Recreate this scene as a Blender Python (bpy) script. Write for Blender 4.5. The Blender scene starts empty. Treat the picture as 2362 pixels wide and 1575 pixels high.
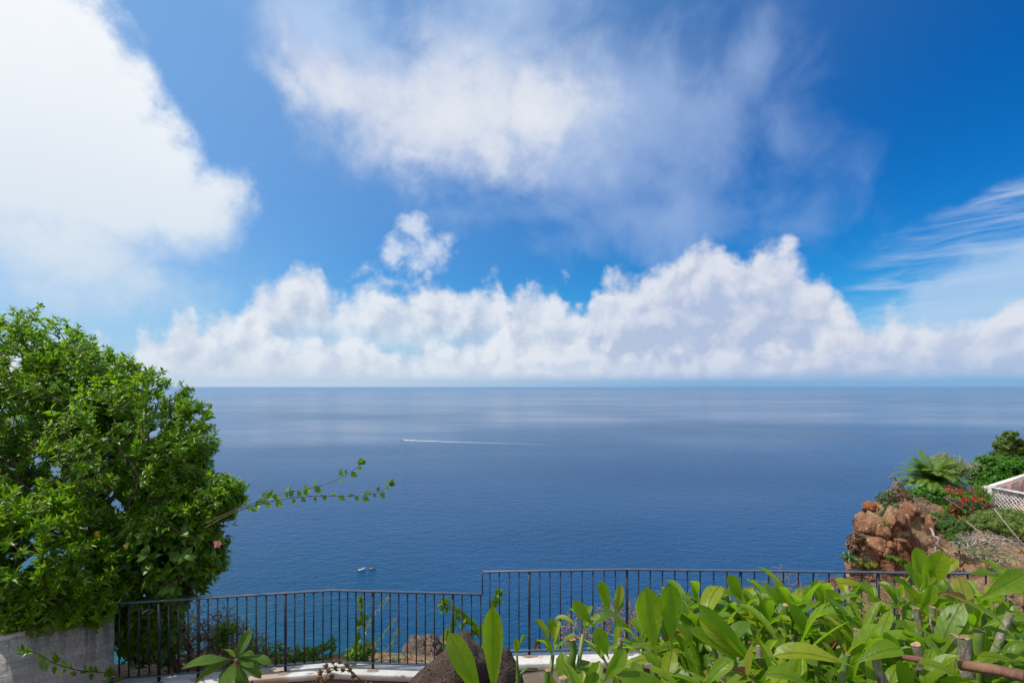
import bpy, bmesh, math, random
import numpy as np
from mathutils import Vector, Matrix, noise as mnoise

random.seed(7)
rng = np.random.default_rng(7)
C = bpy.context.scene.collection
scene = bpy.context.scene
R = math.radians
SEA_Z = -135.0            # the viewpoint stands 135 m above the water, eye level is z = 0
FPX, CX, CY = 1181.0, 1181.0, 893.0

def W(px, py, Y):
    """point at depth Y seen at photo pixel (px, py) from the viewpoint"""
    return Vector(((px - CX) / FPX * Y, Y, -(py - CY) / FPX * Y))

# ------------------------------------------------------------------ camera
cam = bpy.data.cameras.new('camera')
cam.sensor_width = 36.0; cam.lens = 18.0
cam.shift_y = (CY - 787.5) / 2362.0
cam.clip_start = 0.05; cam.clip_end = 200000
cam_o = bpy.data.objects.new('camera', cam); C.objects.link(cam_o)
cam_o.location = (0, 0, 0); cam_o.rotation_euler = (R(90), 0, 0)
scene.camera = cam_o

# ------------------------------------------------------------------ light
SUN_AZ, SUN_EL = R(-98), R(57)        # azimuth from +Y towards +X, elevation
sun_dir = Vector((math.sin(SUN_AZ) * math.cos(SUN_EL), math.cos(SUN_AZ) * math.cos(SUN_EL), math.sin(SUN_EL)))
sl = bpy.data.lights.new('sun', 'SUN'); sl.energy = 4.4; sl.angle = R(0.55); sl.color = (1.0, 0.95, 0.87)
so = bpy.data.objects.new('sun', sl); C.objects.link(so)
so.rotation_euler = sun_dir.to_track_quat('Z', 'Y').to_euler()
scene.view_settings.view_transform = 'Standard'; scene.view_settings.look = 'None'
scene.view_settings.exposure = 0.0; scene.view_settings.gamma = 1.0
scene.view_settings.use_curve_mapping = False
scene.cycles.use_denoising = True
scene.cycles.max_bounces = 8
scene.cycles.transparent_max_bounces = 8
scene.cycles.sample_clamp_indirect = 6.0
scene.cycles.caustics_reflective = False

# ------------------------------------------------------------------ node helper
class NT:
    def __init__(self, tree):
        self.t = tree; self.n = tree.nodes; self.l = tree.links
    def node(self, typ, **kw):
        n = self.n.new(typ)
        for k, v in kw.items(): setattr(n, k, v)
        return n
    def put(self, sock, v):
        if isinstance(v, bpy.types.NodeSocket): self.l.new(v, sock)
        elif v is not None: sock.default_value = v
    def math(self, op, a, b=None, c=None, clamp=False):
        n = self.node('ShaderNodeMath', operation=op, use_clamp=clamp)
        for i, v in enumerate((a, b, c)):
            if v is not None: self.put(n.inputs[i], v)
        return n.outputs[0]
    def vmath(self, op, a, b=None, s=None):
        n = self.node('ShaderNodeVectorMath', operation=op)
        self.put(n.inputs[0], a)
        if b is not None: self.put(n.inputs[1], b)
        if s is not None: self.put(n.inputs['Scale'], s)
        return n.outputs['Value'] if op in ('DOT_PRODUCT', 'LENGTH') else n.outputs['Vector']
    def noise(self, vec, scale, detail=4, rough=0.5, dist=0.0, lac=2.0, color=False, dims='3D'):
        n = self.node('ShaderNodeTexNoise', noise_dimensions=dims)
        self.put(n.inputs['Vector'], vec); self.put(n.inputs['Scale'], scale)
        n.inputs['Detail'].default_value = detail; n.inputs['Roughness'].default_value = rough
        n.inputs['Distortion'].default_value = dist; n.inputs['Lacunarity'].default_value = lac
        return n.outputs['Color'] if color else n.outputs['Fac']
    def mapping(self, vec, loc=(0,0,0), rot=(0,0,0), scale=(1,1,1), typ='POINT'):
        n = self.node('ShaderNodeMapping', vector_type=typ)
        self.put(n.inputs['Vector'], vec); n.inputs['Location'].default_value = loc
        n.inputs['Rotation'].default_value = rot; n.inputs['Scale'].default_value = scale
        return n.outputs[0]
    def mix(self, f, a, b, blend='MIX'):
        n = self.node('ShaderNodeMix', data_type='RGBA', blend_type=blend)
        self.put(n.inputs[0], f); self.put(n.inputs[6], a); self.put(n.inputs[7], b)
        return n.outputs[2]
    def ramp(self, f, stops, interp='LINEAR'):
        n = self.node('ShaderNodeValToRGB'); cr = n.color_ramp; cr.interpolation = interp
        while len(cr.elements) < len(stops): cr.elements.new(0.5)
        for e, (p, c) in zip(cr.elements, stops):
            e.position = p; e.color = c if len(c) == 4 else (*c, 1)
        self.put(n.inputs[0], f); return n.outputs[0]
    def smooth(self, x, a, b, lo=0.0, hi=1.0):
        n = self.node('ShaderNodeMapRange', interpolation_type='SMOOTHSTEP')
        self.put(n.inputs[0], x); self.put(n.inputs[1], a); self.put(n.inputs[2], b)
        n.inputs[3].default_value = lo; n.inputs[4].default_value = hi
        return n.outputs[0]
    def lin(self, x, a, b, lo=0.0, hi=1.0):
        n = self.node('ShaderNodeMapRange')
        self.put(n.inputs[0], x); n.inputs[1].default_value = a; n.inputs[2].default_value = b
        n.inputs[3].default_value = lo; n.inputs[4].default_value = hi
        return n.outputs[0]
    def curve(self, x, pts):
        """pts: (x, y) both in 0..1"""
        n = self.node('ShaderNodeFloatCurve'); cu = n.mapping.curves[0]
        while len(cu.points) < len(pts): cu.points.new(0.5, 0.5)
        for p, (a, b) in zip(cu.points, pts): p.location = (a, b); p.handle_type = 'AUTO'
        n.mapping.update(); self.put(n.inputs['Value'], x); return n.outputs[0]

# ------------------------------------------------------------------ sky: Nishita + procedural clouds by direction
def sky_ae(px, py):
    x = (px - CX) / FPX; z = -(py - CY) / FPX
    return math.atan(x), math.atan(z / math.sqrt(1 + x * x))

world = bpy.data.worlds.new('World'); scene.world = world; world.use_nodes = True
world.cycles.sampling_method = 'NONE'
def build_world():
    nt = NT(world.node_tree); nt.n.clear()
    out = nt.node('ShaderNodeOutputWorld'); bg = nt.node('ShaderNodeBackground')
    nt.l.new(bg.outputs[0], out.inputs[0])
    d = nt.node('ShaderNodeTexCoord').outputs['Generated']
    sep = nt.node('ShaderNodeSeparateXYZ'); nt.put(sep.inputs[0], d)
    dx, dy, dz = sep.outputs
    az = nt.math('ARCTAN2', dx, dy)
    el = nt.math('ARCSINE', nt.math('MINIMUM', nt.math('MAXIMUM', dz, -1.0), 1.0))
    sky = nt.node('ShaderNodeTexSky', sky_type='NISHITA', sun_disc=False)
    sky.sun_elevation = SUN_EL; sky.sun_rotation = SUN_AZ
    sky.altitude = 100; sky.air_density = 1.0; sky.dust_density = 0.6; sky.ozone_density = 1.6
    # deep polarised blue away from the sun
    sepc = nt.node('ShaderNodeSeparateColor'); nt.put(sepc.inputs[0], sky.outputs[0])
    SKYS = 0.10
    hs = nt.node('ShaderNodeHueSaturation'); hs.inputs['Saturation'].default_value = SKY_SAT
    nt.put(hs.inputs['Color'], sky.outputs[0])
    base = nt.vmath('SCALE', hs.outputs[0], s=SKYS)
    base = nt.mix(1.0, base, SKY_TINT, 'MULTIPLY')
    gd = Vector((math.sin(R(-68)) * math.cos(R(52)), math.cos(R(-68)) * math.cos(R(52)), math.sin(R(52))))
    sdot = nt.vmath('DOT_PRODUCT', d, tuple(gd))
    # pale air low over the sea and round the sun
    lowhaze = nt.math('POWER', nt.smooth(el, 0.26, -0.02), 2.0)
    base = nt.mix(nt.math('MULTIPLY', lowhaze, 0.60), base, (0.17, 0.45, 0.78, 1))
    glow = nt.math('POWER', nt.smooth(sdot, 0.0, 1.0), 1.5)
    base = nt.mix(nt.math('MULTIPLY', glow, 0.55), base, (0.36, 0.62, 0.92, 1))

    pale = nt.math('MULTIPLY', nt.smooth(az, -0.25, -0.75), nt.smooth(el, 0.36, 0.08))
    base = nt.mix(nt.math('MULTIPLY', pale, 0.65), base, (0.44, 0.62, 0.84, 1))
    comb = nt.node('ShaderNodeCombineXYZ'); nt.put(comb.inputs[0], az); nt.put(comb.inputs[1], el)
    p = comb.outputs[0]
    # domain warp
    w1 = nt.noise(d, 4.0, 3, 0.5, color=True)
    w1 = nt.vmath('SUBTRACT', w1, (0.5, 0.5, 0.5))
    w2 = nt.noise(d, 15.0, 4, 0.6, color=True)
    w2 = nt.vmath('SUBTRACT', w2, (0.5, 0.5, 0.5))
    warp = nt.vmath('ADD', nt.vmath('SCALE', w1, s=0.10), nt.vmath('SCALE', w2, s=0.05))
    pw = nt.vmath('ADD', p, warp)
    fb = nt.noise(nt.vmath('ADD', d, nt.vmath('SCALE', w1, s=0.15)), 7.0, 7, 0.60)
    fine = nt.noise(d, 26.0, 4, 0.62)

    def blob(px, py, rx, ry, rot=0.0, amp=1.0, vec=None):
        a, e = sky_ae(px, py)
        k = 1 / (1 + ((px - CX) / FPX) ** 2)
        m = nt.mapping(vec or pw, (a, e, 0), (0, 0, R(rot)), (rx / FPX * k, ry / FPX * k ** 0.5, 1.0), 'TEXTURE')
        g = nt.node('ShaderNodeTexGradient', gradient_type='SPHERICAL'); nt.put(g.inputs[0], m)
        return nt.math('MULTIPLY', g.outputs['Fac'], amp)
    def total(bl, op='MAXIMUM'):
        s = bl[0]
        for b in bl[1:]: s = nt.math(op, s, b)
        return s

    col = base
    # --- thin cirrus on the right, streaks rising to the right
    cs = nt.mapping(p, rot=(0, 0, R(-13)), scale=(2.0, 16.0, 1.0))
    st = nt.noise(nt.vmath('ADD', cs, nt.vmath('SCALE', w1, s=0.5)), 2.6, 7, 0.62, 0.5)
    reg = total([blob(2300, 560, 470, 110, 10), blob(2250, 690, 520, 110, 8), blob(2360, 470, 300, 60, 14, 0.5)], 'ADD')
    ca = nt.math('MULTIPLY', nt.smooth(st, 0.36, 0.82), nt.smooth(reg, 0.02, 0.55))
    col = nt.mix(nt.math('MULTIPLY', ca, 0.72), col, (0.60, 0.71, 0.87, 1))
    veil = nt.smooth(total([blob(2300, 740, 620, 130, 4), blob(2362, 640, 330, 100, 8)], 'ADD'), 0.0, 0.8)
    col = nt.mix(nt.math('MULTIPLY', veil, 0.72), col, (0.46, 0.63, 0.85, 1))

    # --- torn grey veil right of centre
    thin = total([blob(1640, 260, 330, 420, 18, .8), blob(1500, 300, 620, 330, -20), blob(1760, 140, 320, 230, 40, 0.8), blob(1560, 480, 420, 170, 5, 0.9),
                  blob(1180, 60, 420, 170, 20, 0.9), blob(760, 60, 380, 130, -10, 0.9), blob(1050, 480, 260, 90, 0, .5),
                  blob(1330, 560, 240, 110, 10, .5), blob(1880, 40, 160, 240, 30, .35), blob(2330, 40, 190, 70, 0, .2)])
    soft = nt.noise(nt.vmath('ADD', d, nt.vmath('SCALE', w1, s=0.22)), 4.5, 5, 0.55)
    ta = nt.smooth(nt.math('ADD', thin, nt.math('MULTIPLY', nt.math('SUBTRACT', soft, 0.52), 1.9)), 0.10, 0.95)
    tcol = nt.mix(nt.smooth(sdot, 0.2, 0.8), (0.34, 0.48, 0.77, 1), (0.56, 0.70, 0.92, 1))
    col = nt.mix(nt.math('MULTIPLY', ta, 0.66), col, tcol)

    # --- white central cloud
    core = total([blob(1030, 260, 400, 190, 6), blob(800, 210, 250, 130, -12, .8), blob(1250, 250, 270, 190, -5, .9),
                  blob(690, 215, 190, 65, -25, .6), blob(660, 120, 60, 110, -10, .42), blob(1000, 80, 170, 80, 0, .5), blob(960, 350, 330, 90, 2, .7)])
    cd = nt.math('ADD', core, nt.math('MULTIPLY', nt.math('SUBTRACT', fb, 0.5), 1.05))
    cd = nt.math('ADD', cd, nt.math('MULTIPLY', nt.math('SUBTRACT', fine, 0.5), 0.28))
    cal = nt.math('MULTIPLY', nt.smooth(cd, 0.02, 0.75), nt.smooth(core, 0.0, 0.15))
    ccol = nt.mix(nt.smooth(cd, 0.12, 1.05), (0.50, 0.60, 0.82, 1), (0.80, 0.83, 0.88, 1))
    col = nt.mix(nt.math('MULTIPLY', cal, 0.95), col, ccol)
    # small puff under it
    puff = total([blob(970, 525, 62, 46, -35), blob(925, 570, 85, 48, 28, .9), blob(1015, 575, 60, 60, -40, .85), blob(850, 620, 75, 40, 30, .6), blob(950, 600, 90, 40, 0, .6), blob(1293, 645, 20, 34, 20, .62)])
    pd = nt.math('ADD', puff, nt.math('MULTIPLY', nt.math('SUBTRACT', fb, 0.5), 0.9))
    pd = nt.math('ADD', pd, nt.math('MULTIPLY', nt.math('SUBTRACT', fine, 0.5), 1.5))
    col = nt.mix(nt.math('MULTIPLY', nt.math('MULTIPLY', nt.smooth(pd, 0.10, 0.85), nt.smooth(puff, 0.0, 0.22)), 0.82), col, (0.70, 0.77, 0.89, 1))

    # --- big bright cloud on the left
    lc = total([blob(60, 250, 420, 420, 0, 1.7), blob(250, 420, 380, 260, -45, 1.4), blob(380, 480, 240, 190, -40, 1.1), blob(480, 430, 170, 120, -40, .75),
                blob(150, 560, 420, 190, -10, 1.3), blob(330, 640, 280, 120, -15, .9), blob(120, 650, 420, 150, 0, .8), blob(30, 30, 220, 180, 0, 1.2), blob(-300, 200, 500, 700, 0, 1.8)])
    ld = nt.math('ADD', lc, nt.math('MULTIPLY', nt.math('SUBTRACT', fb, 0.5), 1.35))
    ld = nt.math('ADD', ld, nt.math('MULTIPLY', nt.math('SUBTRACT', fine, 0.5), 0.5))
    lsoft = nt.smooth(el, 0.16, 0.36)
    edge1 = nt.math('ADD', nt.math('MULTIPLY', nt.math('SUBTRACT', 1.0, lsoft), 0.75), 0.42)
    la = nt.math('MULTIPLY', nt.smooth(ld, 0.05, nt.math('ADD', edge1, 0.22)), nt.smooth(lc, 0.0, 0.2))
    lcol = nt.mix(nt.smooth(el, 0.12, 0.62), (0.66, 0.76, 0.87, 1), (0.97, 0.985, 1.0, 1))
    lcol = nt.mix(nt.math('MULTIPLY', nt.smooth(nt.noise(d, 5.0, 5, .55), 0.45, 0.75), 0.22), lcol, (0.74, 0.81, 0.91, 1))
    lcol = nt.mix(nt.smooth(ld, 0.5, 0.15, 0, 0.5), lcol, (0.62, 0.74, 0.91, 1))
    col = nt.mix(la, col, lcol)

    # --- cumulus bank along the horizon, three layers; top line of each as a function of azimuth
    A0, A1, E1 = -1.0, 1.0, 0.30
    wb = nt.vmath('ADD', p, nt.vmath('SCALE', w2, s=0.020))
    sb = nt.node('ShaderNodeSeparateXYZ'); nt.put(sb.inputs[0], wb)
    azn = nt.lin(sb.outputs[0], A0, A1)
    def prof(pxs):
        pts = []
        for px, py in pxs:
            a, e = sky_ae(px, py); pts.append(((a - A0) / (A1 - A0), max(e, 0) / E1))
        return nt.math('MULTIPLY', nt.curve(azn, pts), E1)
    def billow(vec):
        s1 = nt.node('ShaderNodeTexVoronoi', feature='SMOOTH_F1', voronoi_dimensions='2D'); nt.put(s1.inputs['Vector'], vec); s1.inputs['Scale'].default_value = 21
        s1.inputs['Detail'].default_value = 2; s1.inputs['Roughness'].default_value = 0.55; s1.inputs['Smoothness'].default_value = .5; s1.normalize = True
        n = nt.noise(vec, 13.0, 7, 0.57, dims='2D')
        return nt.math('ADD', nt.math('MULTIPLY', s1.outputs['Distance'], -0.60), n)
    dwv = nt.vmath('ADD', p, nt.vmath('SCALE', w2, s=0.03))
    b0 = billow(dwv); b1 = billow(nt.vmath('ADD', dwv, (-0.016, 0.016, 0.0)))
    shade = nt.math('SUBTRACT', b0, b1)
    lit = nt.smooth(shade, -0.36, 0.34)
    right = nt.smooth(az, -0.15, 0.45)
    big = nt.noise(d, 6.0, 4, 0.55)
    base_el = nt.math('ADD', 0.012, nt.math('MULTIPLY', nt.math('SUBTRACT', nt.noise(nt.mapping(p, scale=(1, 10, 1)), 9.0, 3, .5), .5), 0.012))
    slot = nt.smooth(el, nt.math('SUBTRACT', base_el, 0.007), nt.math('ADD', base_el, 0.010))
    def bank(col, tops, rough, edge, base, basew, hi, lo, dlen, dark_amt, opac):
        hgt = nt.math('SUBTRACT', prof(tops), sb.outputs[1])
        nz = nt.math('SUBTRACT', b0, 0.14)
        bd = nt.math('ADD', nt.math('ADD', nt.math('MULTIPLY', hgt, 1 / 0.05), nt.math('MULTIPLY', nz, rough)), nt.math('MULTIPLY', nt.math('SUBTRACT', fine, .5), .9))
        al = nt.smooth(bd, -0.05, edge)
        if base is not None:
            be = sky_ae(CX, base)[1]
            al = nt.math('MULTIPLY', al, nt.smooth(nt.math('ADD', nt.math('SUBTRACT', el, be), nt.math('MULTIPLY', nt.math('SUBTRACT', fb, .5), .10)), -basew, basew))
        depth = nt.smooth(hgt, 0.0, dlen)
        light = nt.math('SUBTRACT', nt.math('ADD', nt.math('MULTIPLY', lit, 0.95), 0.34), nt.math('MULTIPLY', depth, dark_amt))
        light = nt.math('ADD', light, nt.math('MULTIPLY', nt.math('SUBTRACT', big, 0.5), 0.9), clamp=True)
        c = nt.mix(light, lo, hi)
        c = nt.mix(nt.smooth(el, 0.09, 0.0, 0, 0.5), c, nt.mix(right, (0.58, 0.68, 0.82, 1), (0.36, 0.50, 0.74, 1)))
        return nt.mix(nt.math('MULTIPLY', nt.math('MULTIPLY', al, slot), opac), col, c)
    hi = nt.mix(right, (0.80, 0.84, 0.90, 1), (0.74, 0.77, 0.85, 1)); lo = nt.mix(right, (0.50, 0.585, 0.74, 1), (0.45, 0.53, 0.73, 1))
    # pale air behind the bank
    col = nt.mix(nt.smooth(el, 0.11, 0.02, 0, 0.55), col, nt.mix(right, (0.48, 0.64, 0.84, 1), (0.36, 0.54, 0.80, 1)))
    T2 = [(-900, 893), (430, 893), (520, 800), (560, 695), (600, 662), (650, 650), (715, 633), (760, 668), (800, 690), (860, 664), (920, 672), (990, 645), (1030, 650), (1080, 672), (1100, 650), (1140, 655), (1165, 700), (1190, 800), (1230, 893), (2900, 893)]
    col = bank(col, T2, 1.8, 0.95, 806, 0.06, hi, lo, 0.09, 0.36, 0.94)
    T3 = [(-900, 893), (1060, 893), (1120, 800), (1160, 735), (1190, 690), (1235, 658), (1280, 675), (1310, 720), (1340, 735), (1365, 668), (1400, 648), (1460, 632), (1540, 615), (1590, 590), (1640, 556), (1680, 580), (1700, 594), (1730, 580), (1770, 566), (1810, 568), (1845, 600), (1880, 630), (1930, 668), (1960, 720), (2010, 790), (2080, 860), (2140, 893), (2900, 893)]
    col = bank(col, T3, 1.6, 0.75, None, 0, hi, lo, 0.15, nt.math('ADD', 0.38, nt.math('MULTIPLY', right, 0.32)), 0.96)
    T1 = [(-900, 780), (0, 800), (130, 800), (240, 783), (265, 800), (300, 806), (330, 764), (360, 792), (400, 745), (435, 728), (470, 746), (520, 724), (560, 746), (610, 750), (660, 772), (720, 790), (800, 780), (870, 802), (930, 812), (1000, 800), (1060, 816), (1100, 788), (1150, 802), (1200, 795), (1300, 815), (1500, 820), (1750, 810), (1880, 790), (1940, 745), (2000, 755), (2080, 738), (2150, 752), (2210, 728), (2250, 735), (2300, 710), (2362, 700), (2900, 690)]
    col = bank(col, T1, 1.4, 0.65, None, 0, hi, lo, 0.09, nt.math('ADD', 0.36, nt.math('MULTIPLY', right, 0.24)), 0.93)
    # air right at the sea line
    hz = nt.smooth(el, 0.032, 0.002)
    col = nt.mix(nt.math('MULTIPLY', hz, 0.93), col, nt.mix(nt.smooth(az, -0.5, 0.45), (0.56, 0.66, 0.79, 1), (0.22, 0.42, 0.68, 1)))
    # unseen broken white cloud overhead and behind the viewpoint, added as neutral fill light
    rest = nt.math('MAXIMUM', nt.smooth(dy, 0.25, -0.10), nt.smooth(el, 0.68, 0.9))
    rest = nt.math('MULTIPLY', rest, nt.smooth(nt.noise(d, 2.2, 3, .55), 0.38, 0.58, 0.15, 0.9))
    col = nt.mix(rest, col, (0.80, 0.83, 0.88, 1))
    nt.put(bg.inputs['Color'], col); bg.inputs['Strength'].default_value = 1.0
SKY_SAT = 1.5
SKY_TINT = (0.22, 0.95, 1.28, 1)
build_world()

# ------------------------------------------------------------------ materials
def new_mat(name):
    m = bpy.data.materials.new(name); m.use_nodes = True
    nt = NT(m.node_tree); b = nt.n['Principled BSDF']; return m, nt, b
def geo_rand(nt): return nt.node('ShaderNodeNewGeometry').outputs['Random Per Island']
def obj_co(nt): return nt.node('ShaderNodeTexCoord').outputs['Object']

# ------------------------------------------------------------------ sea
def sea_material():
    m, nt, b = new_mat('sea_water')
    pos = nt.node('ShaderNodeNewGeometry').outputs['Position']
    wdir = R(24)
    v = nt.mapping(pos, rot=(0, 0, wdir), scale=(0.6, 1.0, 1.0))
    big = nt.noise(nt.mapping(pos, rot=(0, 0, R(15)), scale=(0.5, 1, 1)), 0.0011, 4, 0.55)
    h1 = nt.noise(v, 0.13, 3, 0.6, 0.2)
    h2 = nt.noise(nt.mapping(pos, rot=(0, 0, R(-32)), scale=(.75, 1, 1)), 0.36, 3, 0.6, 0.2)
    h3 = nt.noise(pos, 1.1, 2, 0.6)
    h = nt.math('ADD', nt.math('MULTIPLY', h1, 1.45), nt.math('ADD', nt.math('MULTIPLY', h2, 0.85), nt.math('MULTIPLY', h3, 0.34)))
    bp = nt.node('ShaderNodeBump'); bp.inputs['Strength'].default_value = 1.0; bp.inputs['Distance'].default_value = 2.1
    nt.put(bp.inputs['Height'], h)
    dist = nt.vmath('LENGTH', pos)
    lane = nt.noise(nt.mapping(pos, rot=(0, 0, R(-24)), scale=(.35, 1, 1)), 0.0030, 4, 0.6)
    lanes = nt.math('ADD', nt.smooth(lane, .38, .62, .55, 1.15), nt.smooth(big, .35, .65, -.2, .25))
    def patch(cx, cy, rx, ry, rot=0):
        q = nt.mapping(nt.vmath('ADD', pos, nt.vmath('SCALE', nt.vmath('SUBTRACT', nt.noise(pos, .9 / rx, 4, .6, color=True), (.5, .5, .5)), s=rx * .9)), (cx, cy, SEA_Z), (0, 0, R(rot)), (rx, ry, 1e6), 'TEXTURE')
        g = nt.node('ShaderNodeTexGradient', gradient_type='SPHERICAL'); nt.put(g.inputs[0], q); return nt.smooth(g.outputs['Fac'], 0, .6)
    calm = nt.math('MAXIMUM', nt.math('MAXIMUM', patch(-800, 1500, 900, 800), patch(150, 2300, 500, 900)), patch(1500, 2300, 900, 700))
    gust = nt.math('MAXIMUM', patch(60, 455, 130, 80, 15), nt.math('MULTIPLY', patch(500, 3300, 420, 900), .8))
    lanes = nt.math('ADD', nt.math('MULTIPLY', lanes, nt.math('SUBTRACT', 1.0, nt.math('MULTIPLY', calm, .60))), nt.math('MULTIPLY', gust, .35))
    nt.put(bp.inputs['Strength'], nt.math('MULTIPLY', lanes, nt.math('MAXIMUM', nt.smooth(dist, 3500.0, 9000.0, .24, .62), nt.math('MINIMUM', 1.0, nt.math('POWER', nt.math('DIVIDE', 450.0, dist), 0.62)))))
    nt.put(b.inputs['Normal'], bp.outputs[0])
    # water colour: turquoise over the shallow shelf below the cliff, deep blue offshore
    sp = nt.node('ShaderNodeSeparateXYZ'); nt.put(sp.inputs[0], pos)
    shore = nt.math('ADD', nt.math('ADD', sp.outputs[1], nt.math('MULTIPLY', sp.outputs[0], 0.55)), nt.math('MULTIPLY', nt.math('SUBTRACT', nt.noise(pos, 0.012, 4, .6), 0.5), 190))
    shallow = nt.smooth(shore, 420, 120)
    c = nt.mix(shallow, (0.0, 0.050, 0.148, 1), (0.0, 0.046, 0.086, 1))
    c = nt.mix(nt.smooth(shore, 270, 100), c, (0.0, 0.082, 0.112, 1))
    c = nt.mix(nt.smooth(nt.noise(pos, 0.03, 3, .6), 0.60, 0.72, 0, 0.25), c, (0.0, 0.085, 0.17, 1))
    c = nt.mix(nt.smooth(big, 0.48, 0.62, 0, 0.45), c, (0.0, 0.031, 0.088, 1))
    nt.put(b.inputs['Base Color'], c)
    b.inputs['IOR'].default_value = 1.22; b.inputs['Specular IOR Level'].default_value = .32; b.inputs['Specular Tint'].default_value = (.05, .45, .9, 1)
    nt.put(b.inputs['Roughness'], nt.lin(big, 0.3, 0.7, 0.07, 0.14))
    return m
def build_sea():
    me = bpy.data.meshes.new('sea'); bm = bmesh.new()
    radii = [0.0, 150, 400, 1000, 2500, 6000, 15000, 40000]
    N = 96; rings = []
    for r in radii[1:]:
        rings.append([bm.verts.new((r * math.sin(2 * math.pi * i / N), r * math.cos(2 * math.pi * i / N), SEA_Z)) for i in range(N)])
    c = bm.verts.new((0, 0, SEA_Z))
    for i in range(N):
        bm.faces.new((c, rings[0][(i + 1) % N], rings[0][i]))
        for k in range(len(rings) - 1):
            bm.faces.new((rings[k][i], rings[k][(i + 1) % N], rings[k + 1][(i + 1) % N], rings[k + 1][i]))
    bmesh.ops.recalc_face_normals(bm, faces=bm.faces)
    bm.to_mesh(me); bm.free()
    o = bpy.data.objects.new('sea', me); C.objects.link(o); me.materials.append(sea_material())
    if me.polygons[0].normal.z < 0: me.flip_normals()
    o['kind'] = 'structure'; o['label'] = 'wide blue sea with fine ripples reaching the horizon'; o['category'] = 'sea'
    return o
build_sea()

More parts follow.
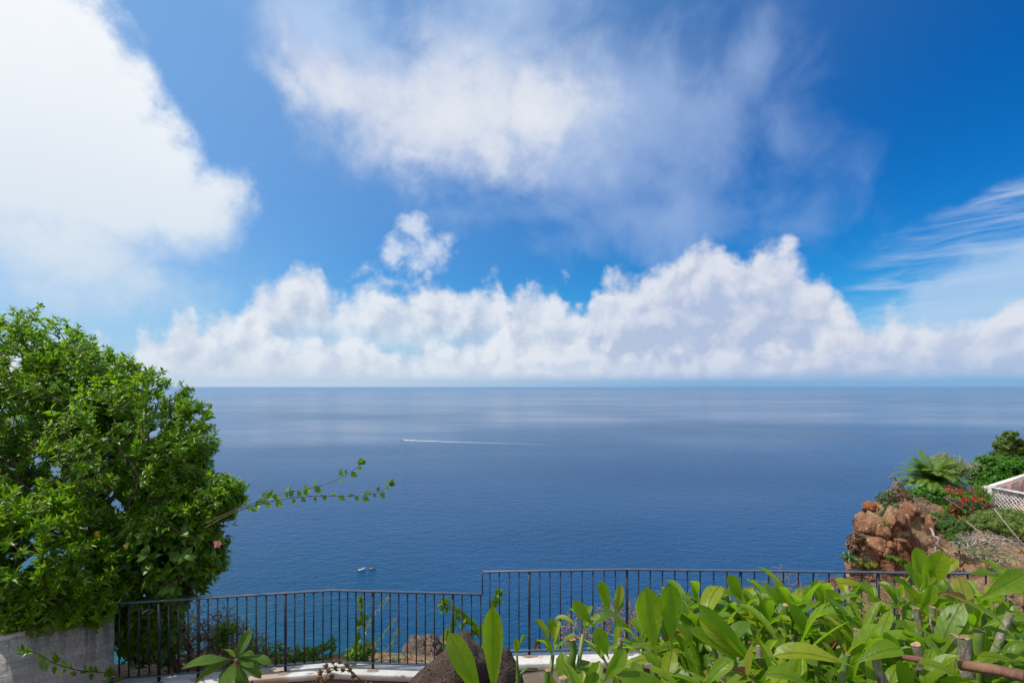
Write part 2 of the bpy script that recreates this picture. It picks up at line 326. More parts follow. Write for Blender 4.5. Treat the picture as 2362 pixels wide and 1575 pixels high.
# ------------------------------------------------------------------ building helpers
def tag(o, label=None, cat=None, group=None, kind=None):
    if label: o['label'] = label
    if cat: o['category'] = cat
    if group: o['group'] = group
    if kind: o['kind'] = kind
    return o
def empty(name, loc):
    o = bpy.data.objects.new(name, None); C.objects.link(o); o.location = loc; o.empty_display_size = .1
    return o
class MB:
    """collects shapes in world space; build() links them as ONE mesh object"""
    def __init__(self): self.v = []; self.f = []; self.n = 0; self.uv = []
    def add(self, v, f):
        v = np.asarray(v, float).reshape(-1, 3)
        self.v.append(v); self.f.extend([tuple(i + self.n for i in q) for q in f]); self.n += len(v)
    def tube(self, pts, rad, sides=6, cap=True):
        P = np.asarray([tuple(p) for p in pts], float); k = len(P)
        if np.isscalar(rad): rad = [rad] * k
        T = np.gradient(P, axis=0); T /= np.linalg.norm(T, axis=1)[:, None] + 1e-12
        a = np.array([0, 0, 1.0]) if abs(T[0][2]) < .9 else np.array([1.0, 0, 0])
        rings = []; ang = np.arange(sides) * 2 * np.pi / sides
        for i in range(k):
            u = np.cross(a, T[i]); u /= np.linalg.norm(u) + 1e-12; w = np.cross(T[i], u); a = np.cross(T[i], u) * 0 + a
            rings.append(P[i] + rad[i] * (np.cos(ang)[:, None] * u + np.sin(ang)[:, None] * w))
        v = np.concatenate(rings); f = []
        for i in range(k - 1):
            for j in range(sides):
                j2 = (j + 1) % sides
                f.append((i * sides + j, i * sides + j2, (i + 1) * sides + j2, (i + 1) * sides + j))
        if cap: f.append(tuple(range(sides - 1, -1, -1))); f.append(tuple((k - 1) * sides + j for j in range(sides)))
        self.add(v, f)
    def box(self, c, s, rotz=0.0):
        hx, hy, hz = [q / 2 for q in s]
        v = np.array([(x, y, z) for x in (-hx, hx) for y in (-hy, hy) for z in (-hz, hz)])
        ca, sa = math.cos(rotz), math.sin(rotz)
        v = np.stack([v[:, 0] * ca - v[:, 1] * sa, v[:, 0] * sa + v[:, 1] * ca, v[:, 2]], 1) + np.array(tuple(c))
        self.add(v, [(0, 1, 3, 2), (4, 6, 7, 5), (0, 4, 5, 1), (2, 3, 7, 6), (0, 2, 6, 4), (1, 5, 7, 3)])
    def bar(self, a, b, w, h):
        """rectangular bar from a to b: w across (horizontal), h in height"""
        a = Vector(a); b = Vector(b); d = (b - a).normalized()
        side = d.cross(Vector((0, 0, 1)))
        side = side.normalized() if side.length > 1e-4 else Vector((1, 0, 0))
        up = side.cross(d)
        v = [tuple(p + side * sx * w / 2 + up * sz * h / 2) for p in (a, b) for sx in (-1, 1) for sz in (-1, 1)]
        self.add(v, [(0, 1, 3, 2), (4, 6, 7, 5), (0, 4, 5, 1), (2, 3, 7, 6), (0, 2, 6, 4), (1, 5, 7, 3)])
    def leaves(self, pos, dirs, nrm, L, wd, bend=0.35, fold=0.25, prof=((0, .0), (.2, .75), (.45, 1), (.75, .6), (1, 0))):
        """many leaves at once: a folded, drooping blade each"""
        pos = np.asarray(pos, float); N = len(pos)
        if N == 0: return
        d = np.asarray(dirs, float); d = d / (np.linalg.norm(d, axis=1)[:, None] + 1e-9)
        n = np.asarray(nrm, float); s = np.cross(d, n); s /= np.linalg.norm(s, axis=1)[:, None] + 1e-9; n = np.cross(s, d)
        L = np.broadcast_to(L, N)[:, None]; wd = np.broadcast_to(wd, N)[:, None]; bd = np.broadcast_to(bend, N)[:, None]
        V = []; K = len(prof)
        for t, w in prof:
            mid = pos + d * L * t * (1 - .25 * bd * t) - n * L * bd * t * t
            if w <= 0.02: V.append(mid[:, None])
            else:
                up = n * (wd * w * fold)
                V.append(np.stack([mid - s * wd * w * .5 + up, mid, mid + s * wd * w * .5 + up], 1))
        V = np.concatenate(V, 1); m = V.shape[1]
        f = []; idx = 0; st = []
        for t, w in prof:
            k = 1 if w <= .02 else 3; st.append((idx, k)); idx += k
        for (a, ka), (b, kb) in zip(st[:-1], st[1:]):
            if ka == 1 and kb == 3: f += [(a, b + 1, b), (a, b + 2, b + 1)]
            elif ka == 3 and kb == 3: f += [(a, a + 1, b + 1, b), (a + 1, a + 2, b + 2, b + 1)]
            elif ka == 3 and kb == 1: f += [(a, a + 1, b), (a + 1, a + 2, b)]
        base = self.n
        self.v.append(V.reshape(-1, 3)); self.n += N * m
        for i in range(N):
            o = base + i * m
            self.f.extend([tuple(o + q for q in x) for x in f])
    def blob(self, c, r, seed=0, amp=.2, seg=2):
        bm = bmesh.new(); bmesh.ops.create_icosphere(bm, subdivisions=seg, radius=1)
        v = []
        for q in bm.verts:
            k = 1 + amp * mnoise.noise(Vector(q.co) * 1.7 + Vector((seed * 3.1, seed, 0)))
            v.append((c[0] + q.co.x * r[0] * k, c[1] + q.co.y * r[1] * k, c[2] + q.co.z * r[2] * k))
        bm.verts.index_update(); f = [tuple(x.index for x in q.verts) for q in bm.faces]; bm.free(); self.add(v, f)
    def build(self, name, mat, parent=None, smooth=True, origin=None):
        me = bpy.data.meshes.new(name)
        V = np.concatenate(self.v) if self.v else np.zeros((0, 3))
        if origin is None: origin = parent.location if parent else (0, 0, 0)
        if parent and parent.parent: origin = parent.location + parent.parent.location
        V = V - np.array(tuple(origin))
        lens = np.fromiter((len(q) for q in self.f), np.int32, len(self.f))
        flat = np.fromiter((i for q in self.f for i in q), np.int32, int(lens.sum()))
        me.vertices.add(len(V)); me.vertices.foreach_set('co', V.ravel())
        me.loops.add(len(flat)); me.loops.foreach_set('vertex_index', flat)
        me.polygons.add(len(lens)); me.polygons.foreach_set('loop_start', np.concatenate([[0], np.cumsum(lens)[:-1]]).astype(np.int32))
        if smooth: me.polygons.foreach_set('use_smooth', np.ones(len(lens), bool))
        if self.uv:
            at = me.attributes.new('blade', 'FLOAT_VECTOR', 'POINT'); at.data.foreach_set('vector', np.concatenate(self.uv).ravel())
        me.update(calc_edges=True); me.validate()
        me.materials.append(mat)
        o = bpy.data.objects.new(name, me); C.objects.link(o)
        if parent: o.parent = parent
        else: o.location = origin
        return o

# ------------------------------------------------------------------ plain materials
def simple(name, col, rough=.6, metal=0.0, var=0.0, scale=8.0, col2=None, bump=0.0, bscale=40.0, spec=None):
    m, nt, b = new_mat(name)
    b.inputs['Roughness'].default_value = rough; b.inputs['Metallic'].default_value = metal
    if spec is not None: b.inputs['Specular IOR Level'].default_value = spec
    co = obj_co(nt)
    if col2:
        f = nt.smooth(nt.noise(co, scale, 6, .62), .40, .62)
        nt.put(b.inputs['Base Color'], nt.mix(f, (*col, 1), (*col2, 1)))
    else: b.inputs['Base Color'].default_value = (*col, 1)
    if bump:
        bp = nt.node('ShaderNodeBump'); bp.inputs['Strength'].default_value = 1; bp.inputs['Distance'].default_value = bump
        nt.put(bp.inputs['Height'], nt.noise(co, bscale, 6, .6)); nt.put(b.inputs['Normal'], bp.outputs[0])
    return m
def leaf_mat(name, cols, trans=.45, rough=.42, tcol=(0.30, 0.55, 0.04), spec=.5, spot=None, veins=None, rare=None):
    """leaf: glossy blade, light passing through; colour differs leaf by leaf"""
    m, nt, b = new_mat(name)
    r = geo_rand(nt); n = len(cols)
    c = nt.ramp(r, [(i / max(n - 1, 1), q) for i, q in enumerate(cols)], 'LINEAR')
    co = obj_co(nt)
    c = nt.mix(nt.math('MULTIPLY', nt.math('SUBTRACT', nt.noise(co, 9.0, 3, .6), .35), .5, clamp=True), c, (*[q * .55 for q in cols[0]], 1))
    if spot:
        f = nt.smooth(nt.noise(co, spot[1], 4, .6), spot[2], spot[2] + .06)
        c = nt.mix(f, c, (*spot[0], 1))
    if rare: c = nt.mix(nt.math('GREATER_THAN', r, rare[0]), c, (*rare[1], 1))
    if veins:
        at = nt.node('ShaderNodeAttribute', attribute_name='blade'); sp = nt.node('ShaderNodeSeparateXYZ'); nt.put(sp.inputs[0], at.outputs['Vector'])
        au = nt.math('ABSOLUTE', sp.outputs[1])
        mid = nt.smooth(au, .09, .02)
        side = nt.math('SINE', nt.math('MULTIPLY', nt.math('SUBTRACT', sp.outputs[0], nt.math('MULTIPLY', au, .16)), veins[0]))
        sv = nt.smooth(side, .75, 1.0)
        edge = nt.smooth(au, .90, 1.0)
        c = nt.mix(nt.math('MULTIPLY', mid, .75), c, (*veins[1], 1)); c = nt.mix(nt.math('MULTIPLY', sv, veins[2]), c, (*veins[1], 1)); c = nt.mix(nt.math('MULTIPLY', edge, .5), c, (*veins[1], 1))
        blot = nt.noise(co, 34, 5, .65)
        c = nt.mix(nt.smooth(blot, .50, .68, 0, .35), c, (*[q * .6 for q in cols[0]], 1))
        tip = nt.math('MULTIPLY', nt.smooth(sp.outputs[0], .90, .99), nt.smooth(r, .62, .72)); c = nt.mix(nt.math('MULTIPLY', tip, nt.smooth(blot, .42, .55)), c, (.24, .12, .04, 1))
        bp = nt.node('ShaderNodeBump'); bp.inputs['Distance'].default_value = veins[3]
        nt.put(bp.inputs['Height'], nt.math('ADD', nt.math('SUBTRACT', nt.math('MULTIPLY', nt.noise(co, 22, 4, .6), .9), mid), nt.math('MULTIPLY', side, -veins[4]))); nt.put(b.inputs['Normal'], bp.outputs[0])
    nt.put(b.inputs['Base Color'], c); b.inputs['Roughness'].default_value = rough
    b.inputs['Specular IOR Level'].default_value = spec
    tr = nt.node('ShaderNodeBsdfTranslucent')
    nt.put(tr.inputs['Color'], nt.mix(.6, c, (*tcol, 1)))
    mx = nt.node('ShaderNodeMixShader'); mx.inputs[0].default_value = trans
    nt.l.new(b.outputs[0], mx.inputs[1]); nt.l.new(tr.outputs[0], mx.inputs[2])
    nt.l.new(mx.outputs[0], nt.n['Material Output'].inputs['Surface'])
    return m
def bark_mat(name, c1, c2, scale=30):
    m, nt, b = new_mat(name); co = obj_co(nt)
    f = nt.noise(nt.mapping(co, scale=(1, 1, .3)), scale, 6, .65)
    nt.put(b.inputs['Base Color'], nt.mix(nt.smooth(f, .35, .68), (*c1, 1), (*c2, 1)))
    b.inputs['Roughness'].default_value = .85
    bp = nt.node('ShaderNodeBump'); bp.inputs['Distance'].default_value = .01; nt.put(bp.inputs['Height'], f); nt.put(b.inputs['Normal'], bp.outputs[0])
    return m

M = {}
M['leaf_tree'] = leaf_mat('leaf_tree', [(0.066, 0.165, 0.005), (0.102, 0.225, 0.006), (0.15, 0.285, 0.008), (0.084, 0.19, 0.007)], .5, .36, (.42, .75, .02), rare=(0.985, (0.34, 0.27, 0.03)))
M['leaf_hib'] = leaf_mat('leaf_hibiscus', [(0.0517, 0.145, 0.006), (0.0805, 0.195, 0.007), (0.1265, 0.25, 0.01)], .46, .38, (.36, .66, .03), rare=(0.985, (0.36, 0.3, 0.04)))
M['leaf_hedge'] = leaf_mat('leaf_hedge', [(0.0688, 0.15, 0.0045), (0.1314, 0.225, 0.0054), (0.2189, 0.31, 0.0081), (0.1501, 0.24, 0.0054), (0.3252, 0.36, 0.0135), (0.0814, 0.165, 0.0063), (0.1751, 0.27, 0.009)], .50, .42, (.42, .78, .02), spot=((.30, .26, .05), 14.0, .70), veins=(60, (.24, .38, .05), .03, .0035, .03), spec=.45, rare=(0.965, (0.3, 0.27, 0.04)))
M['leaf_lime'] = leaf_mat('leaf_young', [(.10, .24, .02), (.14, .30, .025), (.09, .20, .02)], .45, .42, (.40, .62, .04))
M['leaf_weed'] = leaf_mat('leaf_weed', [(.07, .17, .014), (.11, .24, .018), (.17, .30, .025), (.09, .20, .018)], .42, .5, (.30, .5, .04), rare=(0.95, (0.3, 0.3, 0.04)))
M['leaf_plum'] = leaf_mat('leaf_plumeria', [(.075, .185, .015), (.11, .235, .018), (.085, .20, .015)], .36, .45, (.30, .55, .05), veins=(130, (.20, .34, .08), .32, .012, .35))
M['leaf_far'] = leaf_mat('leaf_far_shrub', [(.05, .13, .02), (.09, .20, .025), (.07, .16, .02), (.12, .23, .04)], .35, .6, (.3, .5, .05))
M['leaf_tamarisk'] = leaf_mat('leaf_tamarisk', [(.16, .27, .05), (.22, .34, .07), (.14, .23, .04), (.27, .34, .09)], .32, .7, (.35, .5, .08))
M['leaf_acacia'] = leaf_mat('leaf_bright', [(.06, .20, .012), (.08, .26, .015), (.05, .16, .012)], .42, .5, (.25, .6, .03))
M['leaf_pine'] = leaf_mat('leaf_dark_tree', [(.09, .17, .015), (.16, .24, .02), (.06, .12, .015)], .3, .55, (.3, .4, .02))
M['leaf_palm'] = leaf_mat('leaf_palm', [(.09, .18, .015), (.14, .24, .025), (.20, .29, .04), (.10, .20, .02)], .36, .45, (.3, .5, .06))
M['leaf_grey'] = leaf_mat('leaf_cactus', [(.10, .19, .07), (.14, .24, .09), (.08, .17, .06)], .15, .6, (.2, .3, .08))
M['leaf_dry'] = leaf_mat('leaf_dry', [(.28, .165, .08), (.38, .25, .12), (.22, .12, .06), (.42, .31, .17)], .25, .8, (.5, .3, .1))
M['leaf_brown'] = leaf_mat('leaf_dead', [(.14, .055, .03), (.22, .10, .045), (.30, .17, .07)], .2, .7, (.4, .2, .06))
M['leaf_yellow'] = leaf_mat('leaf_yellow', [(.55, .38, .02), (.6, .42, .04)], .4, .5, (.8, .5, .03))
M['leaf_ylime'] = leaf_mat('leaf_yellow_green', [(.30, .36, .03), (.36, .42, .05), (.22, .32, .04)], .4, .5, (.6, .65, .06))
M['petal_red'] = leaf_mat('petal_red', [(.62, .010, .040), (.72, .02, .06), (.50, .006, .03)], .35, .6, (.8, .03, .07))
M['petal_pink'] = leaf_mat('petal_pink', [(.70, .25, .22), (.75, .32, .27)], .4, .6, (.9, .4, .35))
M['succ'] = leaf_mat('leaf_succulent', [(.30, .09, .04), (.14, .17, .05), (.34, .14, .07), (.12, .20, .06)], .15, .5, (.4, .2, .06))
M['aeon'] = leaf_mat('leaf_rosette', [(.22, .10, .06), (.28, .13, .08), (.17, .13, .06), (.30, .17, .10)], .2, .7, (.4, .2, .1))
M['bark'] = bark_mat('bark_brown', (.055, .038, .026), (.16, .11, .075), 28)
M['bark_pale'] = bark_mat('bark_pale', (.20, .15, .11), (.42, .36, .29), 40)
M['twig_grey'] = bark_mat('twig_grey', (.22, .18, .15), (.46, .41, .37), 20)
M['twig_dry'] = bark_mat('twig_dry', (.20, .115, .06), (.40, .28, .17), 20)
M['twig_red'] = bark_mat('twig_red', (.12, .05, .03), (.24, .12, .07), 20)
M['stem_green'] = simple('stem_green', (.07, .15, .02), .5, col2=(.16, .20, .035), scale=14)
M['stem_dark'] = simple('stem_dark', (.06, .055, .02), .6, col2=(.12, .11, .035), scale=14)
M['cut_wood'] = simple('cut_wood', (.42, .27, .13), .8, col2=(.14, .08, .045), scale=70, bump=.004, bscale=120)
def stub_mat():
    m, nt, b = new_mat('cut_stem_bark'); co = obj_co(nt)
    n1 = nt.noise(co, 26, 5, .65); n2 = nt.noise(nt.mapping(co, scale=(1, 1, .18)), 120, 5, .7)
    c = nt.mix(nt.smooth(n2, .35, .68), (.17, .13, .10, 1), (.40, .35, .29, 1))
    c = nt.mix(nt.smooth(n1, .50, .62, 0, .8), c, (.16, .20, .05, 1)); c = nt.mix(nt.smooth(n1, .46, .34, 0, .8), c, (.10, .055, .03, 1))
    nt.put(b.inputs['Base Color'], c); b.inputs['Roughness'].default_value = .85
    bp = nt.node('ShaderNodeBump'); bp.inputs['Distance'].default_value = .006; nt.put(bp.inputs['Height'], nt.math('ADD', n2, n1)); nt.put(b.inputs['Normal'], bp.outputs[0]); return m
M['stub'] = stub_mat()
M['metal'] = simple('painted_metal', (.010, .014, .024), .38, 0.0, col2=(.020, .024, .034), scale=14, spec=.5)
M['rail'] = simple('sky_sheen_rail', (.045, .066, .105), .34, 0.0, col2=(.075, .088, .115), scale=11, spec=.7)  # railing metal made paler and bluer, sky sheen put into the colour
M['mortar'] = simple('mortar', (.22, .165, .125), .9, col2=(.32, .26, .21), scale=30, bump=.004)
M['white_paint'] = simple('white_paint', (.70, .69, .66), .6, col2=(.50, .49, .46), scale=4)
M['pink_wall'] = simple('pink_wall', (.55, .36, .31), .8, col2=(.48, .31, .27), scale=3)
M['red_tile'] = simple('terracotta', (.42, .13, .07), .7, col2=(.34, .10, .06), scale=6)
M['rust'] = simple('rusty_iron', (.10, .045, .03), .8, col2=(.16, .08, .05), scale=12)
M['green_metal'] = simple('green_metal', (.02, .09, .09), .5)
M['hull'] = simple('boat_hull', (.72, .70, .66), .35)
M['boat_grey'] = simple('boat_grey', (.30, .28, .28), .5)
M['boat_dark'] = simple('boat_dark', (.05, .05, .06), .4)
M['boat_cushion'] = simple('boat_cushion', (.62, .52, .30), .7)
M['boat_red'] = simple('boat_red', (.45, .10, .08), .6)
M['foam'] = simple('foam', (.80, .82, .84), .8)
def plaster():
    m, nt, b = new_mat('grey_render'); co = obj_co(nt)
    n1 = nt.noise(co, 2.2, 5, .6); n2 = nt.noise(co, 42, 4, .75)
    st = nt.noise(nt.mapping(co, rot=(0, R(24), R(10)), scale=(.5, .5, 3.2)), 2.6, 6, .66)
    c = nt.mix(nt.smooth(st, .4, .66), (.62, .60, .565, 1), (.47, .445, .41, 1))
    c = nt.mix(nt.smooth(n1, .42, .66, 0, .4), c, (.27, .245, .22, 1))
    drip = nt.noise(nt.mapping(co, scale=(5, 5, .35)), 2.0, 5, .6); spz = nt.node('ShaderNodeSeparateXYZ'); nt.put(spz.inputs[0], co)
    c = nt.mix(nt.math('MULTIPLY', nt.smooth(drip, .48, .64, 0, .7), nt.smooth(spz.outputs[2], .7, 1.65)), c, (.16, .145, .125, 1))
    c = nt.mix(nt.smooth(n2, .46, .62, 0, .55), c, (.22, .20, .18, 1))
    nt.put(b.inputs['Base Color'], c); b.inputs['Roughness'].default_value = .92
    bp = nt.node('ShaderNodeBump'); bp.inputs['Distance'].default_value = .022
    nt.put(bp.inputs['Height'], nt.math('ADD', nt.noise(co, 38, 5, .7), nt.math('MULTIPLY', st, 1.5))); nt.put(b.inputs['Normal'], bp.outputs[0]); return m
M['plaster'] = plaster()
def concrete(name, a, bcol, stain):
    m, nt, b = new_mat(name); co = obj_co(nt)
    c = nt.mix(nt.smooth(nt.noise(co, 3.0, 6, .62), .38, .66), (*a, 1), (*bcol, 1))
    c = nt.mix(nt.smooth(nt.noise(co, 1.9, 5, .65), .50, .66, 0, .85), c, (*stain, 1))
    c = nt.mix(nt.smooth(nt.noise(co, 38, 4, .7), .60, .70, 0, .6), c, tuple(q * .5 for q in stain) + (1,))
    nt.put(b.inputs['Base Color'], c); b.inputs['Roughness'].default_value = .85
    bp = nt.node('ShaderNodeBump'); bp.inputs['Distance'].default_value = .006
    nt.put(bp.inputs['Height'], nt.noise(co, 50, 5, .65)); nt.put(b.inputs['Normal'], bp.outputs[0]); return m
M['coping'] = concrete('white_coping', (.60, .59, .57), (.50, .48, .45), (.36, .26, .18))
M['wall_brown'] = concrete('brown_wall', (.20, .165, .135), (.14, .115, .095), (.10, .08, .07))
def rock_mat(name, cols, sc=1.0, bump=.05, lichen=None):
    m, nt, b = new_mat(name); co = obj_co(nt)
    n1 = nt.noise(co, 1.1 * sc, 7, .64, .3)
    c = nt.ramp(n1, [(.34, cols[0]), (.46, cols[1]), (.56, cols[2]), (.68, cols[3])])
    n2 = nt.noise(co, 9 * sc, 6, .72)
    c = nt.mix(nt.smooth(n2, .52, .72, 0, .65), c, (*[q * .45 for q in cols[0]], 1))
    if lichen:
        c = nt.mix(nt.smooth(nt.noise(co, 2.3 * sc, 7, .7), .54, .63, 0, .9), c, (*lichen, 1))
    nt.put(b.inputs['Base Color'], c); b.inputs['Roughness'].default_value = .9
    b.inputs['Specular IOR Level'].default_value = .25
    vo = nt.node('ShaderNodeTexVoronoi', feature='DISTANCE_TO_EDGE'); nt.put(vo.inputs['Vector'], nt.vmath('ADD', co, nt.vmath('SCALE', nt.noise(co, 2 * sc, 3, .5, color=True), s=.5 / sc))); vo.inputs['Scale'].default_value = 1.6 * sc
    h = nt.math('ADD', nt.math('ADD', nt.math('MULTIPLY', n1, 1.6), nt.noise(co, 14 * sc, 6, .7)), nt.smooth(vo.outputs['Distance'], 0, .05, -.25, 0))
    bp = nt.node('ShaderNodeBump'); bp.inputs['Distance'].default_value = bump; nt.put(bp.inputs['Height'], h); nt.put(b.inputs['Normal'], bp.outputs[0])
    return m
M['rock'] = rock_mat('cliff_rock', [(.075, .034, .022), (.21, .092, .048), (.32, .15, .08), (.42, .26, .155)], 1.0, .06, (.42, .33, .20))
M['rock_red'] = rock_mat('red_rock', [(.22, .07, .03), (.36, .12, .045), (.46, .18, .07), (.50, .26, .12)], 1.6, .12)
M['rock_grey'] = rock_mat('grey_rock', [(.07, .052, .042), (.15, .11, .085), (.22, .15, .11), (.27, .20, .14)], .6, .25, (.34, .27, .19))
M['earth'] = rock_mat('cliff_earth', [(.13, .07, .04), (.26, .15, .085), (.36, .22, .125), (.42, .30, .18)], .8, .10, (.30, .25, .14))
def lava():
    m, nt, b = new_mat('lava_rock'); co = obj_co(nt)
    n1 = nt.noise(co, 3.0, 6, .6); n2 = nt.noise(co, 28, 5, .72)
    c = nt.ramp(n1, [(.3, (.040, .028, .022)), (.5, (.082, .055, .042)), (.7, (.125, .085, .062))])
    c = nt.mix(nt.smooth(n2, .55, .72, 0, .8), c, (.17, .125, .095, 1))
    vo = nt.node('ShaderNodeTexVoronoi', feature='F1'); nt.put(vo.inputs['Vector'], co); vo.inputs['Scale'].default_value = 42
    pit = nt.smooth(vo.outputs['Distance'], .12, .42)
    c = nt.mix(pit, (.022, .016, .013, 1), c)
    nt.put(b.inputs['Base Color'], c); b.inputs['Roughness'].default_value = .95; b.inputs['Specular IOR Level'].default_value = .2
    bp = nt.node('ShaderNodeBump'); bp.inputs['Distance'].default_value = .03
    nt.put(bp.inputs['Height'], nt.math('ADD', nt.math('MULTIPLY', n2, 1.2), nt.math('MULTIPLY', pit, .6))); nt.put(b.inputs['Normal'], bp.outputs[0]); return m
M['lava'] = lava()
M['soil'] = rock_mat('garden_soil', [(.05, .035, .025), (.09, .062, .045), (.13, .09, .065), (.16, .12, .085)], 3.0, .04)

# ------------------------------------------------------------------ ground, cliff and rocks
def fbm(p, o=4, s=1.0):
    return mnoise.fractal(Vector(p) * s, 1.0, 2.0, o)
LIP = [(-60, 5.2), (-12, 5.8), (-6, 6.9), (-4, 7.2), (-2.2, 6.95), (-.3, 6.8), (.6, 7.0), (3.3, 7.9), (6.7, 10), (9.0, 13), (12.2, 17), (13.4, 19.2), (14.5, 20.9), (15.6, 21.8), (17.1, 23.2), (20.6, 27), (26.5, 33), (37, 39), (60, 50), (160, 100), (500, 200)]
HP = np.array([(-60, 4, -3.9), (-12, 5, -3.9), (-6, 6.5, -3.75), (-4, 6.7, -3.7), (-2, 6.6, -3.62), (0, 6.6, -3.6), (3, 7.2, -3.65), (6, 8, -3.85), (10, 7.5, -3.5), (14, 8, -3.2), (22, 9, -2.6),
               (6.2, 10.2, -4.3), (7, 10.2, -4.35), (8.6, 13, -5.45), (9.6, 13, -5.4), (11.8, 17, -6.9), (12.8, 17, -6.9), (10, 12, -4.75), (14, 14, -5.6), (14, 17, -6.9), (17, 17.2, -6.3), (20, 17, -5.6), (24, 17, -5.0),
               (12.4, 18.6, -6.9), (13, 18.7, -7.3), (14.5, 18.8, -7.3), (15.6, 18.9, -7.0), (16.6, 18.7, -6.2), (13.9, 20.8, -4.75), (14.8, 20.7, -4.7), (15.7, 20.5, -4.85), (16.6, 20.2, -5.2), (17.8, 20.0, -5.3), (19, 19.2, -5.4), (20.8, 19.2, -5.1), (17.3, 23, -4.55), (15.7, 21.8, -4.65), (19.9, 24, -4.75), (22, 25, -5.1), (20.5, 21.5, -5.15), (23, 21, -5.1),
               (21, 27.5, -5.6), (27, 33, -6.8), (30, 28, -6), (36, 40, -11), (52, 54, -16), (33, 36, -9.5), (40, 44, -13), (30, 33, -8.2), (25.5, 28.5, -6.6), (45, 40, -11), (24, 24.5, -5.3), (28, 26, -6), (36, 20, -4.7), (40, 30, -6.5), (60, 20, -5), (60, 40, -9), (120, 115, -30), (250, 150, -30), (60, 5, -1), (200, 20, -4)], float)
lipx = np.array([p[0] for p in LIP]); lipy = np.array([p[1] for p in LIP])
def seg_dist(x, y):
    """signed distance inland (+) of the cliff lip"""
    a = np.stack([lipx[:-1], lipy[:-1]], 1); b = np.stack([lipx[1:], lipy[1:]], 1); p = np.stack([x, y], -1)
    best = np.full(x.shape, 1e9); sg = np.zeros(x.shape)
    for i in range(len(a)):
        ab = b[i] - a[i]; t = np.clip(((p - a[i]) @ ab) / (ab @ ab), 0, 1)
        q = a[i] + t[..., None] * ab; dd = p - q; dist = np.hypot(dd[..., 0], dd[..., 1])
        cr = ab[0] * dd[..., 1] - ab[1] * dd[..., 0]
        m = dist < best; best = np.where(m, dist, best); sg = np.where(m, np.sign(-cr), sg)
    return best * sg
def top_height(x, y):
    d2 = (x[..., None] - HP[:, 0]) ** 2 + (y[..., None] - HP[:, 1]) ** 2
    w = 1 / (d2 + .15) ** 1.6
    return (w * HP[:, 2]).sum(-1) / w.sum(-1)
def ground_z(x, y):
    return float(top_height(np.array([float(x)]), np.array([float(y)]))[0])
def build_cliff():
    # rows run along the lip, columns go from far inland over the edge down to the sea
    L = np.stack([lipx, lipy], 1); pts = []
    seg = np.hypot(*np.diff(L, axis=0).T); cum = np.concatenate([[0], np.cumsum(seg)])
    s = np.concatenate([np.linspace(0, cum[2], 14)[:-1], np.linspace(cum[2], cum[14], 230)[:-1], np.linspace(cum[14], cum[-1], 30)])
    px = np.interp(s, cum, L[:, 0]); py = np.interp(s, cum, L[:, 1])
    tx = np.gradient(px); ty = np.gradient(py); l = np.hypot(tx, ty)
    k = np.ones(9) / 9; pad = lambda q: np.convolve(np.pad(q, 4, 'edge'), k, 'valid')
    nx, ny = pad(-ty / l), pad(tx / l)            # seaward
    l = np.hypot(nx, ny); nx, ny = nx / l, ny / l
    inl = np.concatenate([[60, 35, 22, 16], np.linspace(12, 0, 60)])
    drop = np.concatenate([np.linspace(.12, 9, 56), [11, 14, 18, 25, 35, 50, 75, 105, 140]])
    cols = []
    for d in inl:
        # inland points: march along one fixed direction so that rows never cross
        ix, iy = px + d * .80, py - d * .60 * (px > 2) - d * .3 * (px <= 2)
        if d < 3:
            w = d / 3; ix = (px - nx * d) * (1 - w) + ix * w; iy = (py - ny * d) * (1 - w) + iy * w
        z = top_height(ix, iy)
        z = z + np.array([.10 * fbm((a, b, 0), 4, .9) for a, b in zip(ix, iy)]) * (1 if d > .05 else .6)
        cols.append(np.stack([ix, iy, z], 1))
    z0 = cols[-1][:, 2]
    for h in drop:
        out = .10 * h + .45 * min(h / 9, 2.2) ** 2
        ns = np.array([fbm((a * .5, b * .5, h * .45), 5, 1.0) + .6 * abs(fbm((a * .3, b * .3, h * .15 + 9), 2, 1.0)) for a, b in zip(px, py)]) * min(1.0, .15 + h * .12) * .6
        z = np.maximum(z0 - h, SEA_Z - 2)
        cols.append(np.stack([px + nx * (out + ns), py + ny * (out + ns), z], 1))
    G = np.stack(cols, 1); n, m = G.shape[:2]
    mb = MB(); f = []
    for i in range(n - 1):
        for j in range(m - 1): f.append((i * m + j, (i + 1) * m + j, (i + 1) * m + j + 1, i * m + j + 1))
    mb.add(G.reshape(-1, 3), f)
    o = mb.build('cliff', M['earth'])
    tag(o, 'steep brown earth and rock hillside falling to the sea beyond the railing', 'cliff', kind='structure')
build_cliff()

